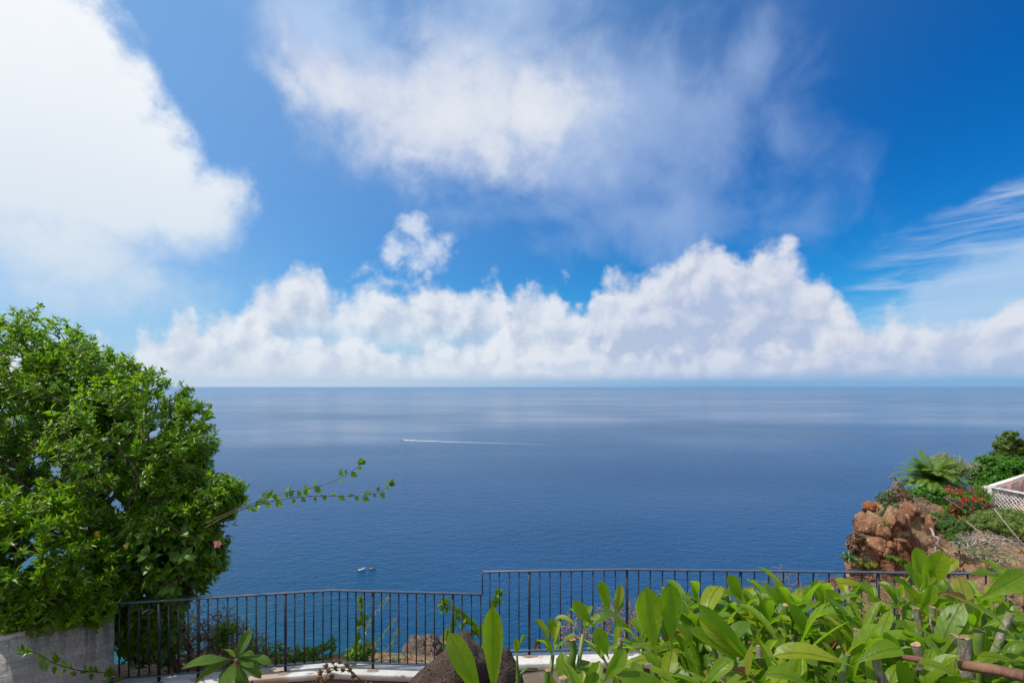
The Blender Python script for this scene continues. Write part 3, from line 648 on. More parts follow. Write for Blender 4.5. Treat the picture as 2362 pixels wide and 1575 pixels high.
def crack(p, seed, r):
    # fractured blocks: every cell stands in or out by its own amount, tall cells like jointed rock
    q = Vector((p.x * r[0] * 1.5 + seed, p.y * r[1] * 1.5, p.z * r[2] * .95)); q = Vector((q.x + .35 * q.z, q.y, q.z)); q = q + .12 * mnoise.noise_vector(q * .8)
    d, c = mnoise.voronoi(q); a = mnoise.cell_vector(c[0] * 7.31)[0] - .5
    q2 = q * 2.9; d2, c2 = mnoise.voronoi(q2); a2 = mnoise.cell_vector(c2[0] * 5.17)[0] - .5
    return .30 * a + .085 * a2 - .10 * max(0, .10 - (d[1] - d[0])) / .10
def hull_rock(mb, c, r, seed, n=22, amp=.06, sub=3, rot=0.0, blocky=.9):
    """angular boulder: hull of scattered points, subdivided and roughened"""
    rr = random.Random(seed); bm = bmesh.new()
    for i in range(n):
        v = Vector((rr.gauss(0, 1), rr.gauss(0, 1), rr.gauss(0, 1))).normalized() * rr.uniform(.82, 1.05)
        bm.verts.new(v)
    h = bmesh.ops.convex_hull(bm, input=bm.verts)
    bmesh.ops.delete(bm, geom=[e for e in h['geom_interior'] if isinstance(e, bmesh.types.BMVert)], context='VERTS')
    bmesh.ops.bevel(bm, geom=list(bm.edges), offset=.05, segments=1, affect='EDGES', profile=.6)
    bmesh.ops.triangulate(bm, faces=bm.faces)
    cutl = .045 if max(r) < 3 else .06
    for _ in range(sub + 1): bmesh.ops.subdivide_edges(bm, edges=[e for e in bm.edges if e.calc_length() > cutl], cuts=1, use_grid_fill=True)
    bmesh.ops.triangulate(bm, faces=bm.faces)
    bm.verts.index_update(); ca, sa = math.cos(rot), math.sin(rot); V = []
    for v in bm.verts:
        p = v.co; k = 1 + amp * .35 * (mnoise.fractal(p * 2.6 + Vector((seed, 0, 0)), 1, 2, 5)) + crack(p, seed, r) * blocky
        x, y, z = p.x * r[0] * k, p.y * r[1] * k, p.z * r[2] * k
        V.append((c[0] + x * ca - y * sa, c[1] + x * sa + y * ca, c[2] + z))
    f = [tuple(q.index for q in x.verts) for x in bm.faces]; bm.free(); mb.add(V, f)

def roughen(mb, bm, cut, amp, freq, seed):
    for _ in range(7):
        es = [e for e in bm.edges if e.calc_length() > cut]
        if not es: break
        bmesh.ops.subdivide_edges(bm, edges=es, cuts=1, use_grid_fill=True); bmesh.ops.triangulate(bm, faces=bm.faces)
    for _ in range(2): bmesh.ops.smooth_vert(bm, verts=bm.verts, factor=.4, use_axis_x=True, use_axis_y=True, use_axis_z=True)
    bm.normal_update(); out = []
    for v in bm.verts:
        q = v.co * freq + Vector((seed, 0, 0))
        out.append(v.co + v.normal * amp * (mnoise.fractal(q, 1, 2, 6) + .8 * mnoise.noise(q * .4)))
    bm.verts.index_update(); f = [tuple(q.index for q in x.verts) for x in bm.faces]; mb.add([tuple(q) for q in out], f)
def hull_points(mb, pts, seed, cut=.055, amp=.028, freq=5.0):
    bm = bmesh.new()
    for p in pts: bm.verts.new(W(*p))
    h = bmesh.ops.convex_hull(bm, input=bm.verts)
    bmesh.ops.delete(bm, geom=[e for e in h['geom_interior'] if isinstance(e, bmesh.types.BMVert)], context='VERTS')
    bmesh.ops.triangulate(bm, faces=bm.faces); roughen(mb, bm, cut, amp, freq, seed); bm.free()

def build_outcrop():
    mb = MB()
    for i, (px, py, Y, rx, ry, rz, rot) in enumerate([
        (2046, 1222, 19.9, .95, .9, 1.05, .2), (2020, 1205, 20.4, .62, .8, .6, .7), (2080, 1190, 20.3, .60, .7, .75, .1), (2060, 1270, 19.6, .95, .8, .8, 1.0),
        (2012, 1262, 19.5, .75, .8, .75, 2.0), (2002, 1222, 19.8, .5, .7, .55, .4), (1992, 1285, 19.2, .42, .6, .45, 1.4), (2030, 1300, 19.1, .7, .6, .5, .8), (2072, 1312, 19.3, .8, .7, .55, .5), (2085, 1250, 19.5, .42, .5, 1.15, .3), (1990, 1320, 19.2, .75, .9, .40, .3),
        (1968, 1308, 19.0, .36, .5, .24, .1), (2128, 1222, 20.0, .26, .6, 1.0, .2), (2152, 1228, 20.3, .40, .6, .85, .9), (2030, 1345, 19.2, 1.2, .9, .7, .2), (2110, 1330, 19.5, .8, .7, .8, .2)]):
        hull_rock(mb, W(px, py, Y), (rx * 1.05, ry * 1.05, rz * 1.05), 31 + i, n=15, amp=.07, rot=rot)
    for k, (px, py, Y, rx, ry, rz) in enumerate(((2045, 1262, 20.2, 1.25, .95, 1.75), (2090, 1262, 20.1, .75, .9, 1.7), (2030, 1330, 19.6, 1.2, .9, 1.0))): hull_rock(mb, W(px, py, Y), (rx, ry, rz), 91 + k, n=12, amp=.08, blocky=1.1)
    o = mb.build('rock_outcrop', M['rock'], smooth=False)
    tag(o, 'angular brown rock outcrop on the cliff edge above the railing', 'rock', kind='structure')
    mb = MB(); hull_rock(mb, W(2005, 1172, 20.6), (.34, .4, .32), 5, n=26, amp=.16); hull_rock(mb, W(2016, 1192, 20.5), (.3, .4, .22), 6, n=20, amp=.14)
    o = mb.build('red_boulder', M['rock_red'])
    tag(o, 'crumbly rust red boulder on the cliff edge below the prickly pear', 'boulder')
    mb = MB()
    for i, (px, py, Y, rx, ry, rz) in enumerate([(960, 1545, 44, 1.75, 3, 3.0), (990, 1522, 45, 1.5, 2.6, 2.2), (1030, 1530, 46, 2.2, 3, 2.6), (925, 1600, 43, 2.0, 3, 3.0), (1000, 1700, 45, 5.5, 6, 7.0), (985, 2000, 47, 8.5, 8, 12), (985, 2700, 50, 13, 12, 26), (985, 3800, 55, 18, 17, 36)]):
        hull_rock(mb, W(px, py, Y), (rx, ry, rz), 61 + i, n=24, amp=.09)
    o = mb.build('sea_stack', M['rock_grey'], smooth=False)
    tag(o, 'tall weathered rock spire rising from the water far below the railing', 'rock', kind='structure')
    mb = MB()
    hull_points(mb, [(1077, 1446, 4.1), (1062, 1455, 4.0), (1088, 1458, 4.05), (1070, 1470, 3.8), (1012, 1508, 4.0), (1000, 1530, 4.3), (945, 1575, 4.0), (905, 1690, 4.0), (890, 1850, 4.2), (1104, 1482, 4.0), (1132, 1520, 3.9), (1090, 1540, 3.62),
                     (1020, 1600, 3.5), (1160, 1640, 4.1), (1170, 1850, 4.0), (1060, 1850, 3.4), (980, 1850, 3.6), (1060, 1500, 4.6), (1000, 1700, 4.8), (1120, 1700, 4.7), (1040, 1850, 4.8)], 3)
    hull_points(mb, [(1152, 1488, 4.15), (1176, 1490, 4.1), (1140, 1505, 3.95), (1192, 1522, 4.05), (1200, 1575, 4.0), (1212, 1700, 4.0), (1210, 1850, 4.1), (1120, 1600, 3.8), (1160, 1580, 3.75), (1110, 1850, 3.7), (1160, 1560, 4.5), (1150, 1850, 4.6)], 9)
    o = mb.build('lava_boulder', M['lava'])
    tag(o, 'pointed dark brown lava boulder in front of the step in the railing', 'boulder')
build_outcrop()

# ------------------------------------------------------------------ garden ground and walls
ZL, ZU = -3.455, -3.25
FL = [(-4.62, 5.93), (-4.46, 5.96), (-2.222, 6.32), (-.346, 6.2)]            # lower run of the railing in plan
FU = [(-.346, 6.2), (1.40, 6.275), (6.0, 6.12), (9.0, 5.95)]                 # upper run
def offset_line(pts, d):
    out = []
    for i, (x, y) in enumerate(pts):
        a = np.array(pts[max(i - 1, 0)]); b = np.array(pts[min(i + 1, len(pts) - 1)]); t = (b - a) / np.linalg.norm(b - a)
        out.append((x - t[1] * d, y + t[0] * d))
    return out
def strip(mb, pts, d0, d1, z0, z1):
    """solid band along pts between offsets d0..d1 (positive = seaward) and heights z0..z1"""
    A = offset_line(pts, d0); B = offset_line(pts, d1); n = len(pts); v = []
    for (a, b) in zip(A, B): v += [(*a, z0), (*b, z0), (*b, z1), (*a, z1)]
    f = []
    for i in range(n - 1):
        for j in range(4): f.append((i * 4 + j, i * 4 + (j + 1) % 4, i * 4 + 4 + (j + 1) % 4, i * 4 + 4 + j))
    f.append((3, 2, 1, 0)); q = (n - 1) * 4; f.append((q, q + 1, q + 2, q + 3)); mb.add(v, f)
def build_walls():
    root = empty('retaining_wall', (0, 6.2, -4.3)); tag(root, 'low brown garden wall with white stepped coping carrying the railing', 'wall')
    mb = MB(); strip(mb, FL, -.09, .10, -4.6, ZL - .075); strip(mb, FU, -.16, .06, -4.6, ZU - .085)
    mb.build('wall', M['wall_brown'], root, smooth=False)
    mb = MB(); strip(mb, FL, -.125, .135, ZL - .075, ZL); o = mb.build('coping', M['coping'], root, smooth=False)
    mb = MB(); strip(mb, FU, -.20, .06, ZU - .085, ZU); o2 = mb.build('coping', M['coping'], root, smooth=False)
    for q in (o, o2):
        md = q.modifiers.new('bevel', 'BEVEL'); md.width = .012; md.segments = 2
    # rendered wall at the left
    root = empty('rendered_wall', (-5.5, 5.2, -4.3)); tag(root, 'rough grey rendered garden wall under the big shrub on the left', 'wall')
    P = [(-9.5, 1.0), (-5.35, 5.30), (-4.66, 6.0)]
    mb = MB(); strip(mb, P, 0.0, .24, -4.6, -2.66); mb.build('wall', M['plaster'], root, smooth=False)
    mb = MB(); strip(mb, P, .003, .27, -2.66, -2.60); mb.build('coping', M['coping'], root, smooth=False)
    # soil of the planting bed and the upper terrace the camera stands on
    def sheet(name, pts, z, mat, label, cat, amp=.05, n=40):
        x0, y0, x1, y1 = pts; mb = MB(); v = []; f = []
        for i in range(n + 1):
            for j in range(n + 1):
                x = x0 + (x1 - x0) * i / n; y = y0 + (y1 - y0) * j / n
                v.append((x, y, z + amp * fbm((x, y, z), 4, 1.4)))
        for i in range(n):
            for j in range(n): f.append((i * (n + 1) + j, (i + 1) * (n + 1) + j, (i + 1) * (n + 1) + j + 1, i * (n + 1) + j + 1))
        mb.add(v, f); o = mb.build(name, mat); tag(o, label, cat, kind='structure')
    sheet('garden_soil', (-10, 2.0, 10, 6.1), -3.78, M['soil'], 'dark bare soil of the planting bed inside the wall', 'soil')
    root = empty('terrace_wall', (0, 2.0, -4.0)); tag(root, 'brown terrace wall hidden under the clipped hedge', 'wall')
    mb = MB(); mb.box((0, 2.15, -2.8), (20, .3, 2.1)); mb.build('wall', M['wall_brown'], root, smooth=False)
    sheet('terrace', (-10, -8, 10, 2.1), -1.72, M['soil'], 'bare garden terrace at the viewpoint', 'terrace', .03)
build_walls()

# ------------------------------------------------------------------ railing
def build_railing():
    root = empty('metal_railing', (0, 6.2, -3.4)); tag(root, 'dark grey metal railing with thin balusters, stepped where the wall rises', 'railing')
    TL, BL, TU, BU = -2.504, -3.378, -2.231, -3.185
    def rail(pts, z, w, h, nm):
        mb = MB()
        A = offset_line(pts, -w / 2); B = offset_line(pts, w / 2); v = []
        for (a, b) in zip(A, B): v += [(*a, z - h / 2), (*b, z - h / 2), (*b, z + h / 2), (*a, z + h / 2)]
        f = []; n = len(pts)
        for i in range(n - 1):
            for j in range(4): f.append((i * 4 + j, i * 4 + (j + 1) % 4, i * 4 + 4 + (j + 1) % 4, i * 4 + 4 + j))
        f.append((3, 2, 1, 0)); q = (n - 1) * 4; f.append((q, q + 1, q + 2, q + 3)); mb.add(v, f)
        o = mb.build(nm, M['rail'], root, smooth=False); md = o.modifiers.new('bevel', 'BEVEL'); md.width = .0025; md.segments = 1
    e = .012
    rail(FL[:-1] + [(-.346 - e, 6.2)], TL, .046, .018, 'top_rail'); rail(FL[:-1] + [(-.346 - .55, 6.235)], BL, .040, .014, 'bottom_rail')
    rail([(-.346 - e, 6.2)] + FU[1:], TU, .046, .018, 'top_rail'); rail([(-.30, 6.2)] + FU[1:], BU, .040, .014, 'bottom_rail')
    mb = MB(); mb.box((-.346 - e, 6.2, (TL + TU) / 2), (.012, .046, TU - TL + .018)); mb.build('step_upright', M['metal'], root, smooth=False)
    mb = MB(); mb.box((-4.63, 5.93, BL - .05), (.02, .04, .12)); mb.build('end_foot', M['metal'], root, smooth=False)
    def at_px(pts, px):
        k = (px - CX) / FPX
        for (x0, y0), (x1, y1) in zip(pts[:-1], pts[1:]):
            # x = k*y on the segment
            den = (x1 - x0) - k * (y1 - y0); t = (k * y0 - x0) / den
            if -1e-6 <= t <= 1 + 1e-6: return x0 + t * (x1 - x0), y0 + t * (y1 - y0), math.atan2(y1 - y0, x1 - x0)
        return None
    def upright(p, z0, z1, w, nm, d):
        mb = MB(); mb.box((p[0], p[1], (z0 + z1) / 2), (w, d, z1 - z0), p[2]); mb.build(nm, M['metal'], root, smooth=False)
    low = [297, 320.5, 344, 367, 389, 411.5, 434, 457.5, 480, 502, 525, 547, 569, 591, 614, 636, 658.5, 680, 702, 723.5, 745, 764, 783, 802, 821, 840.5, 860.5, 880, 900, 920, 940, 960.5, 981, 1002, 1023, 1045, 1066, 1087.5, 1109]
    lp = {367, 457.5, 658.5, 860.5, 1045}
    for q in [252, 275] + low:
        p = at_px(FL, q)
        if p is None: continue
        if q in lp: upright(p, ZL, TL - .009, .026, 'post', .030)
        else: upright(p, BL + .007 if q < 1000 else ZL + .0, TL - .009, .0135, 'baluster', .0135)
    x = [1130, 1152, 1174.5, 1197, 1221, 1245, 1268.5, 1292.5, 1317.5, 1342.5, 1367.5, 1393.5, 1419.5, 1446, 1473, 1500, 1528, 1556.5, 1585.5, 1615, 1646, 1676.5, 1708, 1740, 1773, 1807, 1841.5, 1876, 1912, 1949, 1987, 2025, 2063, 2101, 2145, 2188, 2232, 2274, 2320, 2366, 2412, 2458]
    up = {1221, 1446, 1708, 2025, 2366}
    for q in x:
        p = at_px(FU, q)
        if p is None: continue
        if q in up: upright(p, ZU, TU - .009, .028, 'post', .030)
        else: upright(p, BU + .007, TU - .009, .0135, 'baluster', .0135)
    # patches of rough mortar round the feet of the posts
    wall = bpy.data.objects['retaining_wall']; rr = random.Random(4)
    for pts, qs, z in ((FL, sorted(lp), ZL), (FU, sorted(up)[:-1], ZU)):
        for q in qs:
            p = at_px(pts, q)
            if p is None: continue
            mb = MB(); n = 16; ring = [(p[0] + math.cos(2 * math.pi * k / n) * rr.uniform(.05, .105), p[1] - .03 + math.sin(2 * math.pi * k / n) * rr.uniform(.03, .055), z + .004) for k in range(n)]
            mb.add([(p[0], p[1] - .02, z + .010)] + ring, [(0, 1 + k, 1 + (k + 1) % n) for k in range(n)]); mb.build('mortar_patch', M['mortar'], wall)
build_railing()

# ------------------------------------------------------------------ plants
def unit(a): return a / (np.linalg.norm(a, axis=-1, keepdims=True) + 1e-9)
LANCE = ((0, 0), (.14, .42), (.42, 1.0), (.74, .66), (1, 0))
OVATE = ((0, 0), (.12, .72), (.38, 1.0), (.70, .62), (1, 0))
SPIKE = ((0, .3), (.4, 1.0), (1, 0))
def shell_points(ells, n, inner=.55, seed=0, ymin=None):
    """points in the outer part of a union of ellipsoids ((centre),(radii))"""
    r = np.random.default_rng(seed); out = []; nr = []
    vol = np.array([e[1][0] * e[1][1] * e[1][2] for e in ells]) ** .67; vol /= vol.sum()
    while len(out) < n:
        k = r.choice(len(ells), p=vol); c, rad = ells[k]
        d = unit(r.normal(size=3)); t = inner + (1 - inner) * r.random() ** .55
        t *= 1 + .07 * mnoise.noise(Vector(d * 2.4) + Vector((k * 5.0, seed, 0))) + .028 * r.normal()
        p = np.array(tuple(c)) + d * t * np.array(rad)
        deep = False
        for j, (c2, r2) in enumerate(ells):
            if j != k and np.linalg.norm((p - np.array(tuple(c2))) / np.array(r2)) < inner: deep = True; break
        if deep: continue
        out.append(p); nr.append(unit(d / np.array(rad)))
    return np.array(out), np.array(nr)
def grow(mb, base, tips, r_tip, r_max, sides=5, core=None, jit=.06, seed=0, lim=None):
    """join tips to a branching skeleton that starts at base; returns the growth direction at every tip"""
    r = np.random.default_rng(seed)
    nodes = [np.array(tuple(base))]; par = [-1]; order = np.argsort(np.linalg.norm(tips - nodes[0], axis=1)); dirs = np.zeros_like(tips); tipnode = {}
    if core:
        for q in core:
            q = np.array(tuple(q)); k = int(np.argmin([np.linalg.norm(q - x) for x in nodes])); nodes.append(q); par.append(k)
    N = np.array(nodes)
    base_n = np.array(tuple(base))
    for t in order:
        p = tips[t]; d = np.linalg.norm(N - p, axis=1); db = np.linalg.norm(N - base_n, axis=1)
        cost = d + .30 * db
        k = int(np.argmin(cost)); a = N[k]; L = d[k]
        steps = max(1, int(L / .22)); prev = k; new = []
        for i in range(1, steps + 1):
            u = i / steps; q = a + (p - a) * u
            if i < steps: q = q + r.normal(size=3) * jit * L * .5 + np.array([0, 0, .10 * L * math.sin(math.pi * u)])
            new.append(q); par.append(prev); prev = len(N) + len(new) - 1
        N = np.concatenate([N, np.array(new)]); dirs[t] = N[-1] - N[par[-1]]; tipnode[t] = len(N) - 1
    cnt = np.zeros(len(N))
    for t in tipnode.values(): cnt[t] += 1
    for i in range(len(N) - 1, 0, -1): cnt[par[i]] += cnt[i]
    rad = np.minimum(r_tip * np.maximum(cnt, 1) ** .46, r_max)
    kids = {}
    for i in range(1, len(N)): kids.setdefault(par[i], []).append(i)
    started = [(0, k) for k in kids.get(0, [])]
    while started:
        a, b = started.pop(); chain = [a, b]; cur = b
        while cur in kids:
            ks = sorted(kids[cur], key=lambda q: -cnt[q]); started += [(cur, q) for q in ks[1:]]; cur = ks[0]; chain.append(cur)
        rr = [min(rad[a], rad[b] * 1.15)] + [rad[q] for q in chain[1:]]
        mb.tube(N[chain], rr, sides if rr[0] > .012 else 4, cap=False)
    return dirs
def whorls(mb, tips, dirs, nrm, per, L, wd, up=.35, spread=(.5, 1.15), seed=0, bend=.35, back=.10, prof=LANCE, fold=.22):
    """a rosette of leaves round every twig end"""
    r = np.random.default_rng(seed); n = len(tips)
    ax = unit(unit(dirs) * .5 + nrm * .6 + np.array([0, 0, up]) + r.normal(size=(n, 3)) * .25)
    P = np.repeat(tips, per, 0); A = np.repeat(ax, per, 0); m = len(P)
    rnd = unit(np.cross(A, r.normal(size=(m, 3)))); th = r.uniform(*spread, size=m)[:, None]
    D = A * np.cos(th) + rnd * np.sin(th)
    u = r.random(m)[:, None]
    P = P - A * u * back + rnd * .004
    N = unit(A - D * (A * D).sum(1, keepdims=True) + r.normal(size=(m, 3)) * .25)
    mb.leaves(P, D, N, L * r.uniform(.6, 1.15, m), wd * r.uniform(.75, 1.2, m), bend * r.uniform(.2, 1.6, m), fold, prof)

def E(px, py, Y, rx, ry, dep):
    """ellipsoid given by its place and half size in the photo and its half depth"""
    return (W(px, py, Y), (rx / FPX * Y, dep, ry / FPX * Y))

def build_left_shrubs():
    # tall evergreen shrub-tree
    base = Vector((-5.7, 7.1, -3.75)); root = empty('evergreen_tree', base)
    tag(root, 'tall dense evergreen shrub with narrow glossy leaves filling the left edge', 'tree')
    el = [E(30, 985, 7.4, 255, 285, 1.5), E(325, 1030, 7.0, 150, 182, 1.15), E(-180, 1050, 7.2, 240, 300, 1.4), E(200, 900, 7.3, 110, 110, .9), E(410, 1075, 6.7, 72, 95, .6)]
    tips, nr = shell_points(el, 3500, .48, 3)
    # thin places where the limbs and the sea show through
    qx = CX + tips[:, 0] / tips[:, 1] * FPX; qy = CY - tips[:, 2] / tips[:, 1] * FPX; rr = np.random.default_rng(1).random(len(tips))
    hole = (((qx - 70) / 120) ** 2 + ((qy - 1100) / 60) ** 2 < 1) & (rr < .6) | (((qx - 385) / 62) ** 2 + ((qy - 1000) / 40) ** 2 < 1) & (rr < .15) | (((qx - 260) / 70) ** 2 + ((qy - 1130) / 40) ** 2 < 1) & (rr < .45)
    tips, nr = tips[~hole], nr[~hole]
    t2, n2 = shell_points(el[:2] + el[3:], 900, .08, 6); tips = np.concatenate([tips, t2]); nr = np.concatenate([nr, n2])
    core = [base + Vector((.1, -.05, .7)), base + Vector((-.4, .2, 1.5)), base + Vector((.6, -.2, 1.4)), W(150, 1130, 6.9), W(250, 1060, 6.8), W(60, 1080, 7.1), W(330, 1090, 6.9), W(120, 980, 7.2), W(-150, 1050, 7.2)]
    bm_ = MB(); dr = grow(bm_, base, tips, .0042, .075, core=core, seed=2)
    bm_.build('trunk', M['bark'], root)
    lf = MB(); whorls(lf, tips, dr, nr, 18, .104, .032, seed=4, back=.17)
    lf.build('crown', M['leaf_tree'], root)
    # the round end growing out over the sea
    base = Vector((-4.3, 6.9, -3.7)); root = empty('round_shrub', base)
    tag(root, 'small rounded evergreen bush end reaching right over the sea under the tall tree', 'shrub')
    el = [E(470, 1150, 6.6, 92, 62, .5), E(400, 1190, 6.6, 100, 70, .5), E(520, 1140, 6.6, 45, 42, .3), E(490, 1290, 6.5, 38, 42, .3)]
    tips, nr = shell_points(el, 560, .35, 13)
    bm_ = MB(); dr = grow(bm_, base, tips, .0038, .04, seed=5, core=[W(380, 1280, 6.7)]); bm_.build('trunk', M['bark'], root)
    lf = MB(); whorls(lf, tips, dr, nr, 16, .100, .028, seed=6, back=.15); lf.build('crown', M['leaf_tree'], root)
    # front shrub hanging over the wall
    base = Vector((-5.9, 6.2, -3.8)); root = empty('hanging_shrub', base)
    tag(root, 'evergreen shrub with narrow leaves spilling over the grey rendered wall', 'shrub')
    el = [E(60, 1270, 5.9, 175, 165, .75), E(190, 1330, 6.0, 105, 105, .5), E(-120, 1250, 5.8, 150, 180, .7), E(40, 1400, 5.65, 110, 62, .4), E(160, 1400, 5.8, 85, 40, .3), E(205, 1418, 5.72, 55, 34, .22)]
    tips, nr = shell_points(el, 1250, .5, 23)
    bm_ = MB(); dr = grow(bm_, base, tips, .004, .05, seed=7, core=[W(30, 1330, 6.0), W(150, 1340, 6.0), W(60, 1200, 6.1)]); bm_.build('trunk', M['bark'], root)
    lf = MB(); whorls(lf, tips, dr + np.array([.05, -.02, 0]), nr * .6 + np.array([.5, -.2, -.05]), 16, .122, .031, up=.1, seed=8, back=.16, spread=(.25, .9))
    lf.build('crown', M['leaf_tree'], root)
    # hibiscus with broader leaves
    base = Vector((-4.25, 6.55, -3.65)); root = empty('hibiscus_bush', base)
    tag(root, 'bushy hibiscus with broad green leaves and one pink bloom behind the railing', 'bush')
    el = [E(385, 1270, 6.45, 110, 120, .5), E(310, 1250, 6.5, 100, 90, .5), E(455, 1255, 6.5, 62, 90, .35), E(330, 1400, 6.4, 72, 75, .3), E(395, 1380, 6.5, 42, 62, .25), E(265, 1440, 6.15, 26, 24, .12), E(300, 1470, 6.35, 48, 75, .2), E(370, 1460, 6.45, 52, 62, .22)]
    tips, nr = shell_points(el, 860, .35, 33)
    bm_ = MB(); dr = grow(bm_, base, tips, .0042, .05, seed=9, core=[W(350, 1420, 6.5), W(370, 1300, 6.5)]); bm_.build('trunk', M['bark'], root)
    lf = MB(); whorls(lf, tips, dr, nr + np.array([0, -.3, .2]), 9, .135, .074, up=.5, spread=(.7, 1.5), seed=10, bend=.5, back=.16, prof=OVATE, fold=.12)
    lf.build('crown', M['leaf_hib'], root)
    fl = MB(); c = W(502, 1253, 6.05); ang = np.arange(5) * 2 * np.pi / 5
    D = np.stack([.6 * np.cos(ang) + .3, -.5 * np.ones(5), .6 * np.sin(ang)], 1)
    fl.leaves(np.repeat([tuple(c)], 5, 0), D, np.tile([0.2, -1, .3], (5, 1)), .06, .05, .4, .1, OVATE)
    fl.build('flower', M['petal_pink'], root)
    yl = MB(); c = W(219, 1230, 5.95); yl.leaves([tuple(c), tuple(c + Vector((.02, 0, .01)))], [(1, -.2, .4), (.7, -.4, -.5)], [(0, -1, .3), (.2, -1, 0)], .07, .05, .3, .2, OVATE)
    yl.build('yellow_leaf', M['leaf_yellow'], root)
build_left_shrubs()

def spray(name, label, cat, pts, leafpx, L, wd, mstem, mleaf, r0=.006, r1=.002, n=30, seed=1, tipn=0, tipmat=None, group=None, prof=OVATE, t0=0.0, droop=.2, parent_loc=None):
    """one long shoot through pts with leaves along it"""
    r = np.random.default_rng(seed); P = np.array([tuple(p) for p in pts]); k = len(P)
    t = np.linspace(0, 1, 40); tt = np.linspace(0, 1, k)
    # smooth by cubic-ish resampling
    Q = np.stack([np.interp(t, tt, P[:, i]) for i in range(3)], 1)
    ker = np.array([1, 2, 3, 2, 1]) / 9
    for _ in range(2): Q = np.stack([np.convolve(np.pad(Q[:, i], 2, 'edge'), ker, 'valid') for i in range(3)], 1)
    root = empty(name, Vector(P[0])); tag(root, label, cat, group)
    mb = MB(); mb.tube(Q, np.linspace(r0, r1, 40), 6); mb.build('stem', M[mstem], root)
    u = np.sort(r.uniform(t0, 1, n)); pos = np.stack([np.interp(u, t, Q[:, i]) for i in range(3)], 1)
    T = unit(np.stack([np.interp(u, t, np.gradient(Q[:, i])) for i in range(3)], 1))
    side = np.where(np.arange(n) % 2, 1, -1)[:, None]
    up = np.array([0, -.25, 1.0]); D = unit(T * .45 + up * side * r.uniform(.5, 1.1, (n, 1)) + r.normal(size=(n, 3)) * .3)
    N = unit(np.array([0, -1, .25]) + r.normal(size=(n, 3)) * .45)
    sz = r.uniform(.6, 1.15, n) * (1 - .35 * u)
    mb = MB(); mb.leaves(pos + D * .012, D, N, L * sz, wd * sz, droop, .2, prof)
    if not tipn: mb.build('leaves', M[mleaf], root)
    else:
        mb.build('leaves', M[mleaf], root)
        mb = MB(); e = Q[-1]; D = unit(unit(Q[-1] - Q[-4]) + r.normal(size=(tipn, 3)) * .7)
        mb.leaves(np.repeat([e], tipn, 0), D, unit(r.normal(size=(tipn, 3)) + np.array([0, -1, .3])), L * .6, wd * .6, .2, .2, prof); mb.build('tip_leaves', M[tipmat or mleaf], root)
    return root
Yb = 5.9
spray('climbing_shoot', 'longer leafy shoot reaching out over the sea, its tip curving upward highest', 'shoot', [W(470, 1210, 6.15), W(520, 1185, 6.0), W(568, 1166, Yb), W(640, 1138, Yb), W(740, 1122, Yb), W(800, 1095, Yb), W(838, 1066, Yb)], 0, .125, .085, 'stem_dark', 'leaf_lime', .008, .003, 30, 1, 9, 'leaf_lime', 'long shoots reaching over the sea', t0=.22)
spray('climbing_shoot', 'lower leafy shoot reaching out level over the sea, ending farther right', 'shoot', [W(465, 1222, 6.15), W(515, 1192, 6.0), W(570, 1169, Yb), W(660, 1148, Yb), W(740, 1142, Yb), W(830, 1144, Yb), W(880, 1135, Yb), W(902, 1115, Yb)], 0, .122, .083, 'stem_dark', 'leaf_lime', .008, .003, 30, 2, 9, 'leaf_lime', 'long shoots reaching over the sea', t0=.25)
spray('wall_shoot', 'leafy green shoot lying across the face of the grey rendered wall', 'shoot', [W(285, 1560, 5.72), W(240, 1550, 5.55), W(180, 1546, 5.35), W(125, 1530, 5.15), W(90, 1508, 5.05), W(55, 1498, 4.95)], 0, .135, .075, 'stem_dark', 'leaf_hib', .008, .004, 26, 3, 5, 'leaf_hib')

def twig_bush(name, label, cat, base, ell, n, r_tip, r_max, mat, leaf=None, lmat=None, seed=0, per=6, L=.03, wd=.014, group=None, prof=OVATE, bend=.3, up=.4, inner=.2, parts=('branches', 'leaves')):
    root = empty(name, Vector(base)); tag(root, label, cat, group)
    tips, nr = shell_points(ell, n, inner, seed)
    mb = MB(); dr = grow(mb, base, tips, r_tip, r_max, seed=seed, sides=5, jit=.16); mb.build(parts[0], M[mat], root)
    if lmat:
        lf = MB(); whorls(lf, tips, dr, nr, per, L, wd, up=up, seed=seed + 1, spread=(.4, 1.5), back=L * 1.2, prof=prof, bend=bend); lf.build(parts[1], M[lmat], root)
    return root
def G(x, y, dz=0): return Vector((x, y, ground_z(x, y) + dz))

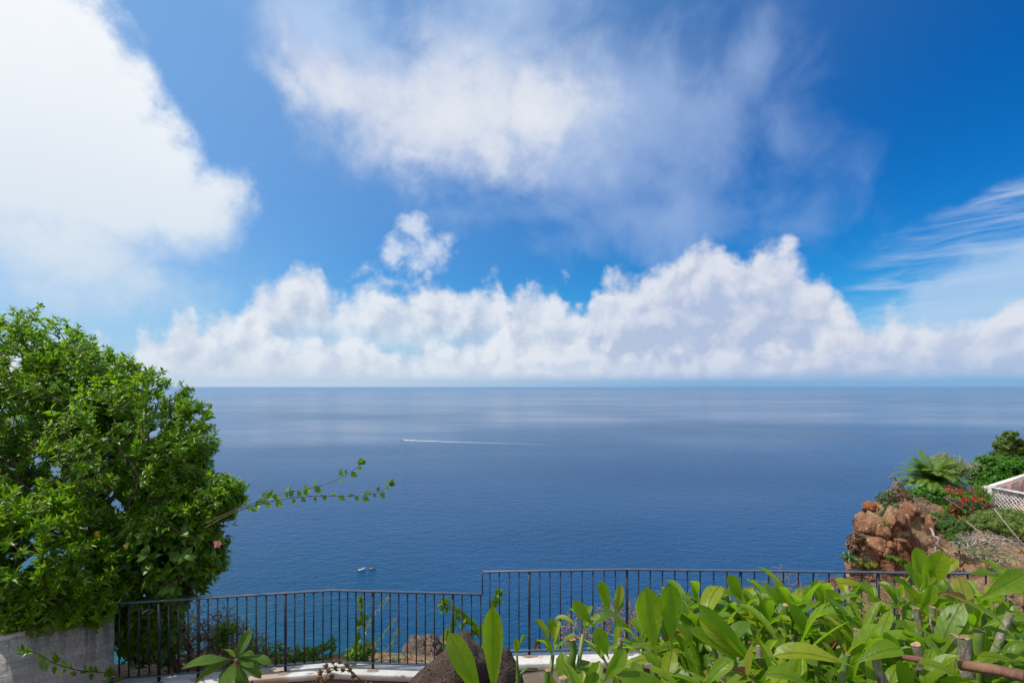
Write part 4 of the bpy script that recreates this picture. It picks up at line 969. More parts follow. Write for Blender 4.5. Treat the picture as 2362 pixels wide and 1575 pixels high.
def build_near_weeds():
    twig_bush('dry_shrub', 'taller brown seed headed weeds rising behind the rail beside the round shrub', 'shrub', Vector((-3.3, 6.8, -3.75)), [E(490, 1450, 6.8, 55, 62, .2), E(560, 1470, 6.8, 40, 40, .2), E(425, 1460, 6.7, 30, 60, .15)], 420, .0015, .012, 'twig_dry', lmat='leaf_brown', seed=48, per=3, L=.022, wd=.014)
    twig_bush('green_weed', 'light green broad leaved weed in the middle of the dry shrub', 'weed', Vector((-3.1, 6.6, -3.72)), [E(505, 1470, 6.55, 16, 34, .1), E(535, 1450, 6.55, 14, 18, .1)], 26, .0025, .008, 'stem_green', lmat='leaf_weed', seed=49, per=6, L=.085, wd=.05, group='weeds growing along the foot of the railing')
    twig_bush('dry_shrub', 'brown dried out shrub tangle behind the left railing panel', 'shrub', Vector((-3.7, 6.75, -3.75)), [E(450, 1490, 6.7, 70, 65, .3), E(390, 1500, 6.7, 60, 60, .25), E(540, 1490, 6.75, 65, 55, .3), E(520, 1450, 6.8, 45, 50, .2), E(600, 1500, 6.8, 50, 40, .2)], 1100, .0018, .02, 'twig_dry', lmat='leaf_dry', seed=41, per=4, L=.034, wd=.014)
    twig_bush('green_weed', 'low green leafy weed under the bottom rail beside the plumeria', 'weed', Vector((-2.75, 6.6, -3.72)), [E(640, 1515, 6.6, 55, 32, .2), E(590, 1505, 6.6, 45, 40, .2)], 90, .0022, .008, 'stem_green', lmat='leaf_weed', seed=42, per=7, L=.05, wd=.026, group='weeds growing along the foot of the railing')
    twig_bush('green_weed', 'bushy green weed with upright leaves behind the railing bend', 'weed', Vector((-2.25, 6.7, -3.7)), [E(735, 1510, 6.65, 45, 30, .2), E(765, 1490, 6.65, 20, 22, .1), E(690, 1515, 6.6, 35, 24, .2)], 80, .0022, .008, 'stem_green', lmat='leaf_weed', seed=43, per=7, L=.062, wd=.036, group='weeds growing along the foot of the railing')
    twig_bush('green_weed', 'broad leaved green weed at the foot of the tall leafy stalk', 'weed', Vector((-1.9, 6.6, -3.7)), [E(832, 1508, 6.55, 36, 36, .2), E(815, 1520, 6.5, 28, 20, .15)], 60, .0025, .01, 'stem_green', lmat='leaf_weed', seed=44, per=7, L=.075, wd=.05, group='weeds growing along the foot of the railing')
    twig_bush('green_weed', 'small green weed below the rail in front of the rock spire', 'weed', Vector((-1.4, 6.55, -3.7)), [E(905, 1535, 6.5, 30, 14, .15), E(955, 1545, 6.5, 50, 9, .12)], 46, .002, .006, 'stem_green', lmat='leaf_weed', seed=45, per=6, L=.05, wd=.03, group='weeds growing along the foot of the railing')
    for px, py, h, s in ((350, 1535, 20, 1), (430, 1545, 14, 2)):
        pass
    spray('weed_stalk', 'tall upright green stalk with drooping leaves behind the railing post', 'stalk', [W(818, 1530, 6.5), W(824, 1470, 6.5), W(836, 1420, 6.5), W(832, 1385, 6.5)], 0, 0.145, 0.087, 'stem_green', 'leaf_weed', .006, .003, 26, 11, 6, 'leaf_weed')
    spray('weed_stalk', 'leaning brown stem with bright leaves rising left behind the railing near the boulder', 'stalk', [W(1110, 1478, 6.4), W(1085, 1440, 6.4), W(1055, 1410, 6.4), W(1025, 1392, 6.4)], 0, 0.181, 0.102, 'twig_red', 'leaf_lime', .007, .004, 26, 12, 12, 'leaf_lime')
    spray('weed_stalk', 'leafy light green stalk climbing behind the post above the boulder peak', 'stalk', [W(1022, 1482, 6.5), W(1040, 1462, 6.5), W(1052, 1430, 6.5), W(1055, 1412, 6.5)], 0, 0.138, 0.087, 'stem_green', 'leaf_lime', .006, .003, 24, 13, 5, 'leaf_lime')
    spray('weed_stalk', 'upright green stalk topped by a leaf tuft right of the railing step', 'stalk', [W(1128, 1460, 6.5), W(1132, 1420, 6.5), W(1142, 1385, 6.5), W(1150, 1368, 6.5)], 0, 0.145, 0.087, 'stem_green', 'leaf_lime', .006, .003, 18, 14, 12, 'leaf_lime')
    spray('flowering_stem', 'thin pale stem with yellow flowers leaning right of the tall stalk', 'stem', [W(845, 1530, 6.7), W(865, 1490, 6.7), W(885, 1460, 6.7), W(910, 1430, 6.7)], 0, .06, .016, 'twig_grey', 'leaf_ylime', .004, .002, 60, 15, 26, 'leaf_yellow', group='thin stems with yellow flowers')
    spray('flowering_stem', 'thin grey stem with small yellow flowers crossing behind the post', 'stem', [W(840, 1460, 6.8), W(860, 1420, 6.8), W(880, 1395, 6.8), W(893, 1380, 6.8)], 0, .06, .016, 'twig_grey', 'leaf_ylime', .004, .002, 46, 16, 26, 'leaf_yellow', group='thin stems with yellow flowers')
    spray('flowering_stem', 'thin wispy stem of yellow flowers nearest the rock spire', 'stem', [W(870, 1520, 6.7), W(900, 1490, 6.7), W(912, 1460, 6.7), W(920, 1450, 6.7)], 0, .06, .016, 'twig_grey', 'leaf_ylime', .004, .002, 46, 17, 26, 'leaf_yellow', group='thin stems with yellow flowers')
    spray('weed_stalk', 'yellowing leafy stem leaning against the left post of the railing', 'stalk', [W(410, 1510, 6.5), W(430, 1450, 6.5), W(448, 1400, 6.4), W(460, 1372, 6.4)], 0, 0.116, 0.065, 'twig_grey', 'leaf_ylime', .005, .002, 12, 18, 2, 'leaf_ylime')
    spray('weed_stalk', 'thin stem with a few green leaves above the dry shrub', 'stalk', [W(500, 1520, 6.6), W(510, 1470, 6.6), W(520, 1440, 6.6), W(540, 1450, 6.6)], 0, 0.123, 0.072, 'twig_grey', 'leaf_weed', .005, .002, 16, 19, 2, 'leaf_weed')
    # dry twigs along the slope behind the upper railing
    k = 0
    for px, py, Y, rx, ry, n, lab in ((1330, 1475, 7.3, 75, 35, 330, 'tangle of dry brown twigs at the left end of the upper railing'), (1430, 1440, 7.6, 70, 50, 420, 'dry brown twig bush behind the leaf sprig left of the twin leaves'),
                                      (1570, 1440, 8.0, 80, 45, 330, 'pale dry twiggy bush behind the twin upright leaves'), (1700, 1440, 8.4, 60, 40, 230, 'sparse dry twigs behind the post in the middle of the hedge'), (1815, 1400, 8.6, 46, 80, 220, 'tall bare reddish twigs standing behind the railing left of the rocks'),
                                      (1930, 1430, 9.2, 90, 60, 460, 'thick mat of dry brown twigs on the slope below the rocks'), (2060, 1440, 9.0, 100, 60, 520, 'dry straw coloured brushwood behind the gap in the hedge'), (2210, 1420, 9.4, 110, 60, 420, 'dry brown brushwood behind the right end of the hedge')):
        c = W(px, py, Y); gz = ground_z(c.x, c.y); rh = ry / FPX * Y; py = CY - (gz + rh * .75) / Y * FPX
        twig_bush('dry_brush', lab, 'brush', Vector((c.x, c.y, gz - .1)), [E(px, py, Y, rx, ry, .5)], n, .0022, .012, 'twig_dry', lmat='leaf_dry', seed=60 + k, per=3, L=.018, wd=.012, group='dry twig bushes behind the railing'); k += 1
build_near_weeds()

# --- plumeria, succulent
def big_leaf(mb, base, d, up, L, wid, bend=.5, fold=.25, curl=.0, prof=None, nl=12, nw=4, wave=.0, twist=0.0):
    """one large blade: midrib bends away from up, V fold, wavy edge"""
    d = Vector(d).normalized(); up = Vector(up); s = d.cross(up).normalized(); n = s.cross(d).normalized()
    p = Vector(base); ds = L / nl; rows = []
    prof = prof or [(0, .10), (.12, .12), (.3, .55), (.55, .95), (.72, 1.0), (.88, .72), (.96, .40), (1, .08)]
    ts = [q[0] for q in prof]; ws = [q[1] for q in prof]
    for i in range(nl + 1):
        t = i / nl; w = float(np.interp(t, ts, ws)) * wid / 2
        row = []
        for j in range(-nw // 2, nw // 2 + 1):
            u = j / (nw / 2); wv = wave * wid * math.sin(t * 11 + (2.1 if u > 0 else 0)) * abs(u) ** 2 * min(1, t * 3)
            row.append(p + s * w * u * math.cos(curl * abs(u)) + n * (w * abs(u) * fold + w * abs(u) * math.sin(curl * abs(u)) + wv))
        rows.append(row)
        a = bend / nl * (1.6 * t + .2)
        rot = Matrix.Rotation(-a, 3, s); d = rot @ d; n = rot @ n
        if twist: rt = Matrix.Rotation(twist / nl, 3, d); s = rt @ s; n = rt @ n
        p = p + d * ds
    m = nw + 1; f = []
    for i in range(nl):
        for j in range(nw): f.append((i * m + j, i * m + j + 1, (i + 1) * m + j + 1, (i + 1) * m + j))
    mb.add([tuple(q) for r_ in rows for q in r_], f)
    mb.uv.append(np.array([(i / nl, j / (nw / 2), 0) for i in range(nl + 1) for j in range(-nw // 2, nw // 2 + 1)]))
ELL = [(0, .05), (.08, .10), (.22, .5), (.45, .92), (.62, 1.0), (.80, .78), (.92, .42), (1, .03)]
def build_plumeria():
    c = W(545, 1520, 4.6); base = Vector((c.x + .05, c.y + .1, -3.78)); root = empty('plumeria', base)
    tag(root, 'plumeria plant with a rosette of large veined leaves in front of the railing', 'plant')
    mb = MB(); mb.tube([base, base + Vector((-.03, 0, .6)), c + Vector((0, 0, -.12)), c], [.035, .03, .022, .018], 8); mb.build('stem', M['bark'], root)
    for lx, ly, L, w, bend in ((420, 1542, .50, .135, .7), (510, 1488, .30, .115, .3), (565, 1480, .34, .12, .55), (605, 1498, .30, .085, .6), (630, 1535, .40, .115, .8), (450, 1575, .42, .14, .8), (520, 1590, .40, .15, .9), (560, 1605, .36, .13, .9), (610, 1580, .40, .13, .9), (490, 1610, .34, .12, .8), (590, 1545, .33, .10, .6)):
        t = W(lx, ly, 4.6 + random.uniform(-.25, .1)); d = (t - c); d.z += .30 * d.length * bend
        mb = MB(); big_leaf(mb, c + d * .05, d, Vector((0, -.35, 1)) if abs(d.normalized().z) < .8 else Vector((0, -1, .3)), L * .85, w * .85, bend, .22, prof=ELL, wave=.05, nl=14); mb.build('leaf', M['leaf_plum'], root)
    for px, py in ((548, 1532), (583, 1570)):
        fl = MB(); fl.leaves(np.repeat([tuple(W(px, py, 4.5))], 4, 0), rng.normal(size=(4, 3)), np.tile([0, -1, .2], (4, 1)), .025, .02, .2, .2, OVATE)
        fl.build('flower', M['petal_red'], root)
build_plumeria()
def build_succulent():
    c = W(775, 1545, 5.3); base = Vector((c.x + .05, 5.3, -3.78)); root = empty('succulent', base)
    tag(root, 'branching succulent with red tipped leaf rosettes below the railing', 'succulent')
    tips = [];
    for px, py in ((740, 1552), (752, 1537), (768, 1528), (785, 1527), (800, 1534), (808, 1545), (775, 1542), (792, 1545), (735, 1566), (758, 1548), (720, 1580), (838, 1573), (848, 1580), (815, 1560), (745, 1575), (765, 1560)):
        tips.append(tuple(W(px, py, 5.3 + random.uniform(-.14, .1))))
    tips = np.array(tips); mb = MB(); dr = grow(mb, base, tips, .004, .014, seed=77); mb.build('stem', M['bark'], root)
    lf = MB(); whorls(lf, tips, dr, np.tile([0, -.3, .8], (len(tips), 1)), 22, .042, .022, up=.8, spread=(.2, 1.5), seed=78, back=.02, bend=-.3, prof=OVATE); lf.build('leaves', M['succ'], root)
build_succulent()

# ------------------------------------------------------------------ plants and buildings on the cliff at the right
def bush(name, label, cat, ell, n, mat, bark='bark', L=.12, wd=.06, per=8, seed=0, group=None, prof=OVATE, base=None, inner=.3, up=.5, r_tip=.004, r_max=.05, parts=('branches', 'foliage'), spread=(.4, 1.4), bend=.3):
    c = ell[0][0]; b = Vector(base) if base else Vector((c.x, c.y, ground_z(c.x, c.y) - .05))
    root = empty(name, b); tag(root, label, cat, group)
    tips, nr = shell_points(ell, n, inner, seed)
    mb = MB(); dr = grow(mb, b, tips, r_tip, r_max, seed=seed, sides=4); mb.build(parts[0], M[bark], root)
    lf = MB(); whorls(lf, tips, dr, nr, per, L, wd, up=up, seed=seed + 1, spread=spread, back=L, prof=prof, bend=bend); lf.build(parts[1], M[mat], root)
    return root
def build_hill_plants():
    # cycad
    c = W(2152, 1112, 23.3); g = ground_z(c.x, c.y); root = empty('cycad_palm', Vector((c.x, c.y, g)))
    tag(root, 'cycad palm with arching feathery fronds on top of the cliff', 'palm')
    mb = MB(); mb.tube([(c.x, c.y, g - .1), (c.x, c.y, c.z)], [.22, .16], 10); mb.build('trunk', M['bark'], root)
    r = np.random.default_rng(5)
    for i in range(62):
        a = i * 2.39996; el = .12 + 1.15 * ((i * 7 % 62) / 61) ** 1.1; L = r.uniform(1.3, 1.75)
        d = Vector((math.cos(a) * math.cos(el), math.sin(a) * math.cos(el), math.sin(el))); p = Vector(c); pts = [p.copy()]; n = 14
        for k in range(n):
            d = (d + Vector((0, 0, -.03 - .010 * k))).normalized(); p = p + d * L / n; pts.append(p.copy())
        P = np.array([tuple(q) for q in pts]); mb = MB(); mb.tube(P, np.linspace(.016, .004, n + 1), 4)
        u = np.linspace(.10, 1, 60); pos = np.stack([np.interp(u, np.linspace(0, 1, n + 1), P[:, q]) for q in range(3)], 1)
        T = unit(np.stack([np.interp(u, np.linspace(0, 1, n + 1), np.gradient(P[:, q])) for q in range(3)], 1))
        S = unit(np.cross(T, np.array([0, 0, 1.0]))); Uv = np.cross(S, T)
        for sd in (-1, 1):
            D = S * sd * .85 + T * .55 + Uv * .32
            mb.leaves(pos, D, Uv, (.34 * np.sin(np.pi * np.clip(u * .86 + .12, 0, 1)) ** .6), .026, .5, .1, SPIKE)
        mb.build('frond', M['leaf_palm'], root)
    G_ = 'shrubs on the cliff top'
    bush('bright_shrub', 'bright green leafy shrub under the cycad palm', 'shrub', [E(2140, 1148, 22.3, 42, 26, .6), E(2105, 1140, 22.3, 30, 14, .4), E(2165, 1140, 22.6, 26, 18, .4), E(2150, 1165, 22.0, 22, 12, .3)], 420, 'leaf_acacia', L=.13, wd=.08, seed=101, group=G_)
    bush('bright_shrub', 'grey green low bush at the left rim of the cliff above the red boulder', 'shrub', [E(2037, 1148, 21.2, 16, 12, .3), E(2050, 1138, 21.4, 14, 8, .3)], 130, 'leaf_grey', L=.10, wd=.03, seed=102, group=G_)
    bush('dry_bush', 'brown dry bush in the middle of the cliff top left of the trellis', 'bush', [E(2105, 1158, 21.6, 40, 18, .5), E(2085, 1168, 21.2, 30, 12, .4), E(2128, 1172, 21, 28, 12, .4)], 520, 'leaf_dry', 'twig_grey', L=.07, wd=.02, per=5, seed=103, group='dry bushes on the cliff')
    bush('dry_bush', 'reddish dry bush at the foot of the curved flower stalks', 'bush', [E(2068, 1138, 22, 24, 12, .4), E(2055, 1152, 21.5, 18, 9, .3), E(2085, 1140, 22, 14, 10, .3)], 300, 'aeon', 'twig_red', L=.09, wd=.03, per=7, seed=104, group='dry bushes on the cliff')
    bush('olive_shrub', 'olive green shrub hanging down the slope below the red flowers', 'shrub', [E(2170, 1195, 20.2, 34, 17, .5), E(2200, 1215, 19.6, 40, 18, .5), E(2160, 1212, 19.9, 22, 14, .4)], 520, 'leaf_far', L=.10, wd=.035, seed=105, per=9, group='green shrubs below the white terrace')
    bush('feathery_shrub', 'yellow green feathery shrub below the white balustrade', 'shrub', [E(2310, 1198, 19.4, 62, 22, .8), E(2262, 1208, 19.6, 44, 20, .6), E(2345, 1215, 18.6, 46, 26, .7), E(2335, 1182, 19.4, 36, 10, .5)], 1100, 'leaf_tamarisk', L=.13, wd=.022, per=12, seed=106, prof=SPIKE, group='green shrubs below the white terrace')
    bush('grass_tuft', 'upright tuft of long green leaves beside the white terrace corner', 'grass', [E(2262, 1142, 21.6, 22, 16, .4)], 60, 'leaf_palm', L=.55, wd=.03, per=6, seed=107, prof=SPIKE, up=1.4, spread=(.1, .5))
    bush('yellow_bush', 'pale yellow green shrub showing above the cycad', 'shrub', [E(2175, 1062, 27, 26, 20, .6), E(2195, 1080, 26, 30, 16, .6)], 260, 'leaf_ylime', 'twig_grey', L=.12, wd=.05, per=5, seed=108, group=G_)
    bush('yellow_bush', 'mid green shrub right of the cycad in front of the bare tree', 'shrub', [E(2208, 1082, 26, 18, 16, .5), E(2196, 1100, 25, 16, 12, .4)], 180, 'leaf_far', L=.12, wd=.06, per=7, seed=109, group=G_)
    bush('dry_bush', 'straw coloured dry bush spilling over the top edge of the brown rock', 'bush', [E(2070, 1172, 20.9, 26, 10, .4), E(2100, 1190, 20.4, 30, 12, .4), E(2045, 1180, 20.7, 16, 8, .3)], 420, 'leaf_dry', 'twig_dry', L=.08, wd=.02, per=6, seed=143, group='dry bushes on the cliff')
    bush('dry_bush', 'brown thorny bush on the bank right of the dark rock cleft', 'bush', [E(2140, 1200, 20.0, 22, 16, .4), E(2150, 1250, 19.0, 26, 14, .4), E(2175, 1285, 18.2, 34, 14, .5)], 420, 'leaf_dry', 'twig_grey', L=.08, wd=.02, per=5, seed=144, group='dry bushes on the cliff')
    bush('dry_bush', 'low rusty scrub along the foot of the rock behind the railing', 'bush', [E(1935, 1345, 16.5, 30, 10, .4), E(1990, 1345, 17.2, 34, 10, .5), E(2040, 1335, 17.8, 30, 9, .4)], 420, 'aeon', 'twig_red', L=.09, wd=.025, per=6, seed=145, group='dry bushes on the cliff')
    bush('green_scrub', 'small green scrub patch on the bank under the olive shrub', 'shrub', [E(2215, 1245, 18.4, 26, 10, .4), E(2190, 1235, 18.8, 18, 9, .3)], 160, 'leaf_far', L=.10, wd=.035, seed=146, group='green shrubs below the white terrace')
    # bare tree
    c = W(2240, 1135, 27); b = Vector((c.x, c.y, ground_z(c.x, c.y))); root = empty('bare_tree', b); tag(root, 'leafless pale grey tree between the cycad and the bright green tree', 'tree')
    tips, nr = shell_points([E(2240, 1080, 27, 34, 24, .8), E(2218, 1070, 27, 28, 18, .6), E(2205, 1062, 27, 16, 14, .5), E(2262, 1075, 27, 22, 14, .5)], 330, .2, 111)
    mb = MB(); dr = grow(mb, b, tips, .0065, .07, seed=111, core=[W(2240, 1110, 27)]); mb.build('trunk', M['twig_grey'], root)
    lf = MB(); whorls(lf, tips[:150], dr[:150], nr[:150], 2, .12, .06, seed=112); lf.build('leaves', M['leaf_ylime'], root)
    # bright green tree in flat layers
    c = W(2315, 1150, 27); b = Vector((c.x, c.y, ground_z(c.x, c.y))); root = empty('green_tree', b); tag(root, 'bright green tree with foliage in flat layers behind the white terrace', 'tree')
    el = [E(2300, 1070, 27, 46, 16, 1.0), E(2330, 1085, 27, 50, 16, 1.2), E(2285, 1095, 26.6, 42, 15, 1.0), E(2320, 1108, 26.5, 52, 14, 1.0), E(2268, 1112, 26.5, 30, 12, .8), E(2275, 1055, 27, 18, 8, .5), E(2345, 1062, 27, 36, 12, 1.0), E(2290, 1125, 26.3, 34, 9, .7), E(2350, 1100, 26.5, 30, 20, .8)]
    tips, nr = shell_points(el, 1150, .25, 113); mb = MB(); dr = grow(mb, b, tips, .006, .12, seed=113, sides=4, core=[W(2315, 1110, 27), W(2300, 1085, 27)]); mb.build('trunk', M['bark'], root)
    lf = MB(); whorls(lf, tips, dr * .3 + np.array([0, 0, .2]), nr * .2 + np.array([0, 0, .8]), 9, .20, .085, up=.8, seed=114, spread=(1.0, 1.7), back=.1, bend=.5); lf.build('crown', M['leaf_acacia'], root)
    # darker tree behind
    c = W(2335, 1110, 31); b = Vector((c.x, c.y, ground_z(c.x, c.y))); root = empty('dark_tree', b); tag(root, 'darker tree with clumped crown and visible trunk rising highest on the right', 'tree')
    el = [E(2330, 1000, 31, 15, 8, .5), E(2318, 1012, 31, 14, 9, .5), E(2342, 1018, 31, 16, 9, .5), E(2312, 1026, 31, 22, 9, .6), E(2345, 1036, 31, 20, 10, .6), E(2318, 1040, 31, 26, 8, .6), E(2362, 1025, 31, 16, 14, .6), E(2366, 1050, 31, 18, 16, .6), E(2330, 1052, 31, 22, 7, .5), E(2300, 1045, 31, 12, 6, .4)]
    tips, nr = shell_points(el, 560, .3, 115); mb = MB(); dr = grow(mb, b, tips, .009, .12, seed=115, sides=5, core=[W(2338, 1080, 31), W(2336, 1050, 31), W(2332, 1020, 31)]); mb.build('trunk', M['bark'], root)
    lf = MB(); whorls(lf, tips, dr, nr, 10, .19, .07, up=.7, seed=116, spread=(.5, 1.5), back=.16); lf.build('crown', M['leaf_pine'], root)
    # bougainvillea on a rusty trellis
    b = W(2225, 1185, 21); root = empty('bougainvillea', Vector((b.x, b.y, ground_z(b.x, b.y)))); tag(root, 'bougainvillea with crimson blossom clusters growing through the rusty trellis', 'plant')
    el = [E(2215, 1145, 21.3, 34, 14, .4), E(2235, 1162, 20.9, 44, 16, .5), E(2200, 1175, 20.7, 30, 14, .4), E(2260, 1158, 21, 22, 12, .4), E(2190, 1135, 21.8, 14, 8, .3)]
    tips, nr = shell_points(el, 330, .2, 121); mb = MB(); dr = grow(mb, root.location, tips, .004, .03, seed=121, sides=4); mb.build('stems', M['bark'], root)
    lf = MB(); whorls(lf, tips, dr, nr, 8, .11, .065, seed=122); lf.build('foliage', M['leaf_weed'], root)
    r = np.random.default_rng(8)
    for px, py, rx, ry in ((2184, 1127, 7, 6), (2206, 1134, 6, 4), (2219, 1133, 9, 4), (2237, 1130, 7, 3), (2250, 1144, 5, 3), (2240, 1152, 10, 4), (2253, 1156, 5, 4), (2225, 1148, 6, 3), (2234, 1165, 9, 3), (2215, 1163, 6, 5), (2202, 1171, 10, 5), (2190, 1184, 6, 6), (2199, 1190, 4, 3), (2217, 1187, 5, 6), (2268, 1165, 7, 4), (2282, 1170, 4, 3), (2208, 1155, 4, 3), (2266, 1152, 4, 3), (2194, 1180, 5, 4), (2244, 1173, 5, 3), (2228, 1156, 5, 3)):
        n = int(3 + rx * ry * .30); cc = W(px, py, 20.6); P = np.array(tuple(cc)) + r.normal(size=(n, 3)) * np.array([rx, 9, ry]) * .62 / FPX * 20.6
        mb = MB(); mb.leaves(P, r.normal(size=(n, 3)), r.normal(size=(n, 3)) + np.array([0, -.6, .6]), .085, .07, .3, .2, OVATE); mb.build('blossom', M['petal_red'], root)
    root = empty('rusty_trellis', W(2178, 1150, 21)); tag(root, 'leaning frame of rusty bars and torn netting among the red flowers', 'trellis')
    for a, b_, w in (((2176, 1148, 21.2), (2302, 1168, 20.2), .045), ((2178, 1148, 21.2), (2218, 1173, 20.1), .05), ((2176, 1147, 21.2), (2208, 1136, 22.2), .04), ((2205, 1138, 22), (2214, 1150, 21.2), .03), ((2215, 1142, 22.2), (2262, 1122, 24), .03)):
        mb = MB(); mb.bar(W(*a), W(*b_), w, w); mb.build('bar', M['rust'], root, smooth=False)
    A, B_, D_ = W(2180, 1149, 21.15), W(2216, 1172, 20.15), W(2285, 1165, 20.35); mb = MB()
    for i in range(15):
        t = i / 14; mb.tube([A + (B_ - A) * t, A + (D_ - A) * t], .003, 3, False); mb.tube([B_ + (D_ - B_) * t, A + (D_ - A) * t], .003, 3, False)
    mb.build('net', M['green_metal'], root)
    # foxtail agave stalks
    c = W(2076, 1136, 22.2); root = empty('agave', Vector((c.x, c.y, ground_z(c.x, c.y)))); tag(root, 'agave with three curved brown dried flower stalks standing out against the sea', 'agave')
    for k, P in enumerate(([(2076, 1138), (2072, 1120), (2068, 1108), (2062, 1100), (2055, 1099), (2051, 1103)], [(2082, 1134), (2076, 1118), (2068, 1110), (2062, 1112), (2060, 1128)], [(2086, 1130), (2080, 1114), (2072, 1111), (2066, 1116), (2064, 1124)])):
        pts = [W(x, y, 22.2 - .1 * k) for x, y in P]; Q = np.array([tuple(q) for q in pts]); t = np.linspace(0, 1, 24); tt = np.linspace(0, 1, len(Q)); Q = np.stack([np.interp(t, tt, Q[:, i]) for i in range(3)], 1)
        mb = MB(); mb.tube(Q, np.linspace(.026, .034, 24), 6); n = 90; u = r.uniform(.3, 1, n); pos = np.stack([np.interp(u, t, Q[:, i]) for i in range(3)], 1)
        mb.leaves(pos, r.normal(size=(n, 3)), r.normal(size=(n, 3)), .07, .02, .2, .1, SPIKE); mb.build('stalk', M['twig_dry'], root)
    mb = MB(); n = 24; D = unit(np.stack([r.normal(size=n), r.normal(size=n), r.uniform(.2, .9, n)], 1)); mb.leaves(np.repeat([tuple(root.location + Vector((0, 0, .05)))], n, 0), D, np.tile([0, 0, 1], (n, 1)), .55, .09, .5, .4, LANCE); mb.build('leaves', M['leaf_grey'], root)
    # prickly pear
    c = W(2050, 1188, 20.7); root = empty('prickly_pear', Vector((c.x, c.y, ground_z(c.x, c.y)))); tag(root, 'prickly pear cactus with flat green pads right of the red boulder', 'cactus')
    for k in range(22):
        p = W(r.uniform(2032, 2070), r.uniform(1158, 1190), r.uniform(20.0, 20.6)); s = r.uniform(.09, .15)
        mb = MB(); mb.blob((0, 0, 0), (s * .75, s * .2, s), k, .1, 2); a = r.uniform(-.9, .9); bb = r.uniform(-.7, .7); V = mb.v[0]
        R_ = np.array(Matrix.Rotation(a, 3, 'Y') @ Matrix.Rotation(bb, 3, 'Z')); mb.v[0] = V @ R_.T + np.array(tuple(p)); mb.build('pad', M['leaf_grey'], root)
    # rosette succulents on the rock and ledge plants
    def cling(name, lab, pts, mat, seed, L=.12, wd=.05, per=14, Y=19.4, group=None, n=70, cat='succulent', stem='twig_red', prof=OVATE):
        ell = [E(px, py, Y, rx, ry, .25) for px, py, rx, ry in pts]; c0 = ell[0][0] + Vector((.3, .3, 0))
        bush(name, lab, cat, ell, n, mat, stem, L=L, wd=wd, per=per, seed=seed, base=c0, group=group, up=.3, spread=(.4, 1.5), r_tip=.006, r_max=.02, parts=('stems', 'leaves'), prof=prof)
    cling('cliff_succulent', 'mass of brownish red succulent rosettes clinging to the left face of the rock', [(1972, 1240, 13, 12), (1968, 1258, 15, 12), (1978, 1275, 12, 12), (1985, 1245, 10, 16)], 'aeon', 131, n=190, Y=18.9)
    cling('ledge_agave', 'small pale green agave on the lowest ledge at the left tip of the rock', [(1956, 1283, 6, 6)], 'leaf_grey', 132, L=.25, wd=.06, n=9, Y=18.6, cat='agave', prof=LANCE)
    cling('ledge_bush', 'yellow green bush on the ledge beside the small agave', [(1978, 1294, 14, 9), (1995, 1302, 14, 8), (2012, 1300, 10, 7)], 'leaf_ylime', 133, L=.07, wd=.02, n=150, Y=18.7, cat='bush')
    cling('ledge_sprig', 'blue green sprig with yellow tip growing across the rock face', [(2075, 1292, 14, 5), (2058, 1286, 10, 3), (2092, 1300, 10, 6)], 'leaf_weed', 134, L=.10, wd=.03, n=60, Y=18.6, cat='plant', stem='stem_green')
    cling('rock_weed', 'tiny green weed in the crack on top of the rock', [(2043, 1205, 5, 4)], 'leaf_ylime', 135, L=.06, wd=.02, n=24, Y=19.2, cat='weed')
    # dead brushwood
    twig_bush('dead_brushwood', 'tangled heap of grey dead brushwood on the slope below the feathery shrub', 'brushwood', W(2240, 1262, 17.5), [E(2265, 1240, 17.6, 55, 16, .6), E(2310, 1250, 17.2, 50, 16, .6), E(2225, 1255, 17.6, 40, 10, .4)], 700, .0045, .05, 'twig_grey', seed=141, inner=.3, lmat='leaf_dry', per=1, L=.06, wd=.012)
    twig_bush('dead_brushwood', 'pale dead branches fanning out lower down the slope at the right edge', 'brushwood', W(2290, 1300, 16), [E(2290, 1280, 16.2, 60, 18, .6), E(2250, 1268, 16.4, 40, 14, .5)], 240, .005, .035, 'bark_pale', seed=142, inner=.3, lmat='leaf_far', per=2, L=.09, wd=.03)
    for i, (P, lab) in enumerate((([(2293, 1172, 18.8), (2312, 1198, 18.3), (2335, 1225, 17.8), (2366, 1262, 17.2)], 'long bare tan stem arching down from under the white terrace'), ([(2228, 1202, 18.8), (2262, 1228, 18), (2310, 1258, 17), (2366, 1294, 16)], 'long pale dry stem slanting across the grey brushwood'), ([(2096, 1186, 20.4), (2108, 1182, 20.4), (2118, 1176, 20.5), (2124, 1168, 20.6)], 'short white dead branch lying on the dry cliff top'))):
        q = [W(*x) for x in P]; root = empty('bare_branch', q[0]); tag(root, lab, 'branch', 'bare stems on the cliff'); mb = MB(); mb.tube(q, np.linspace(.022, .012, len(q)), 6); mb.build('limb', M['bark_pale'], root)
build_hill_plants()

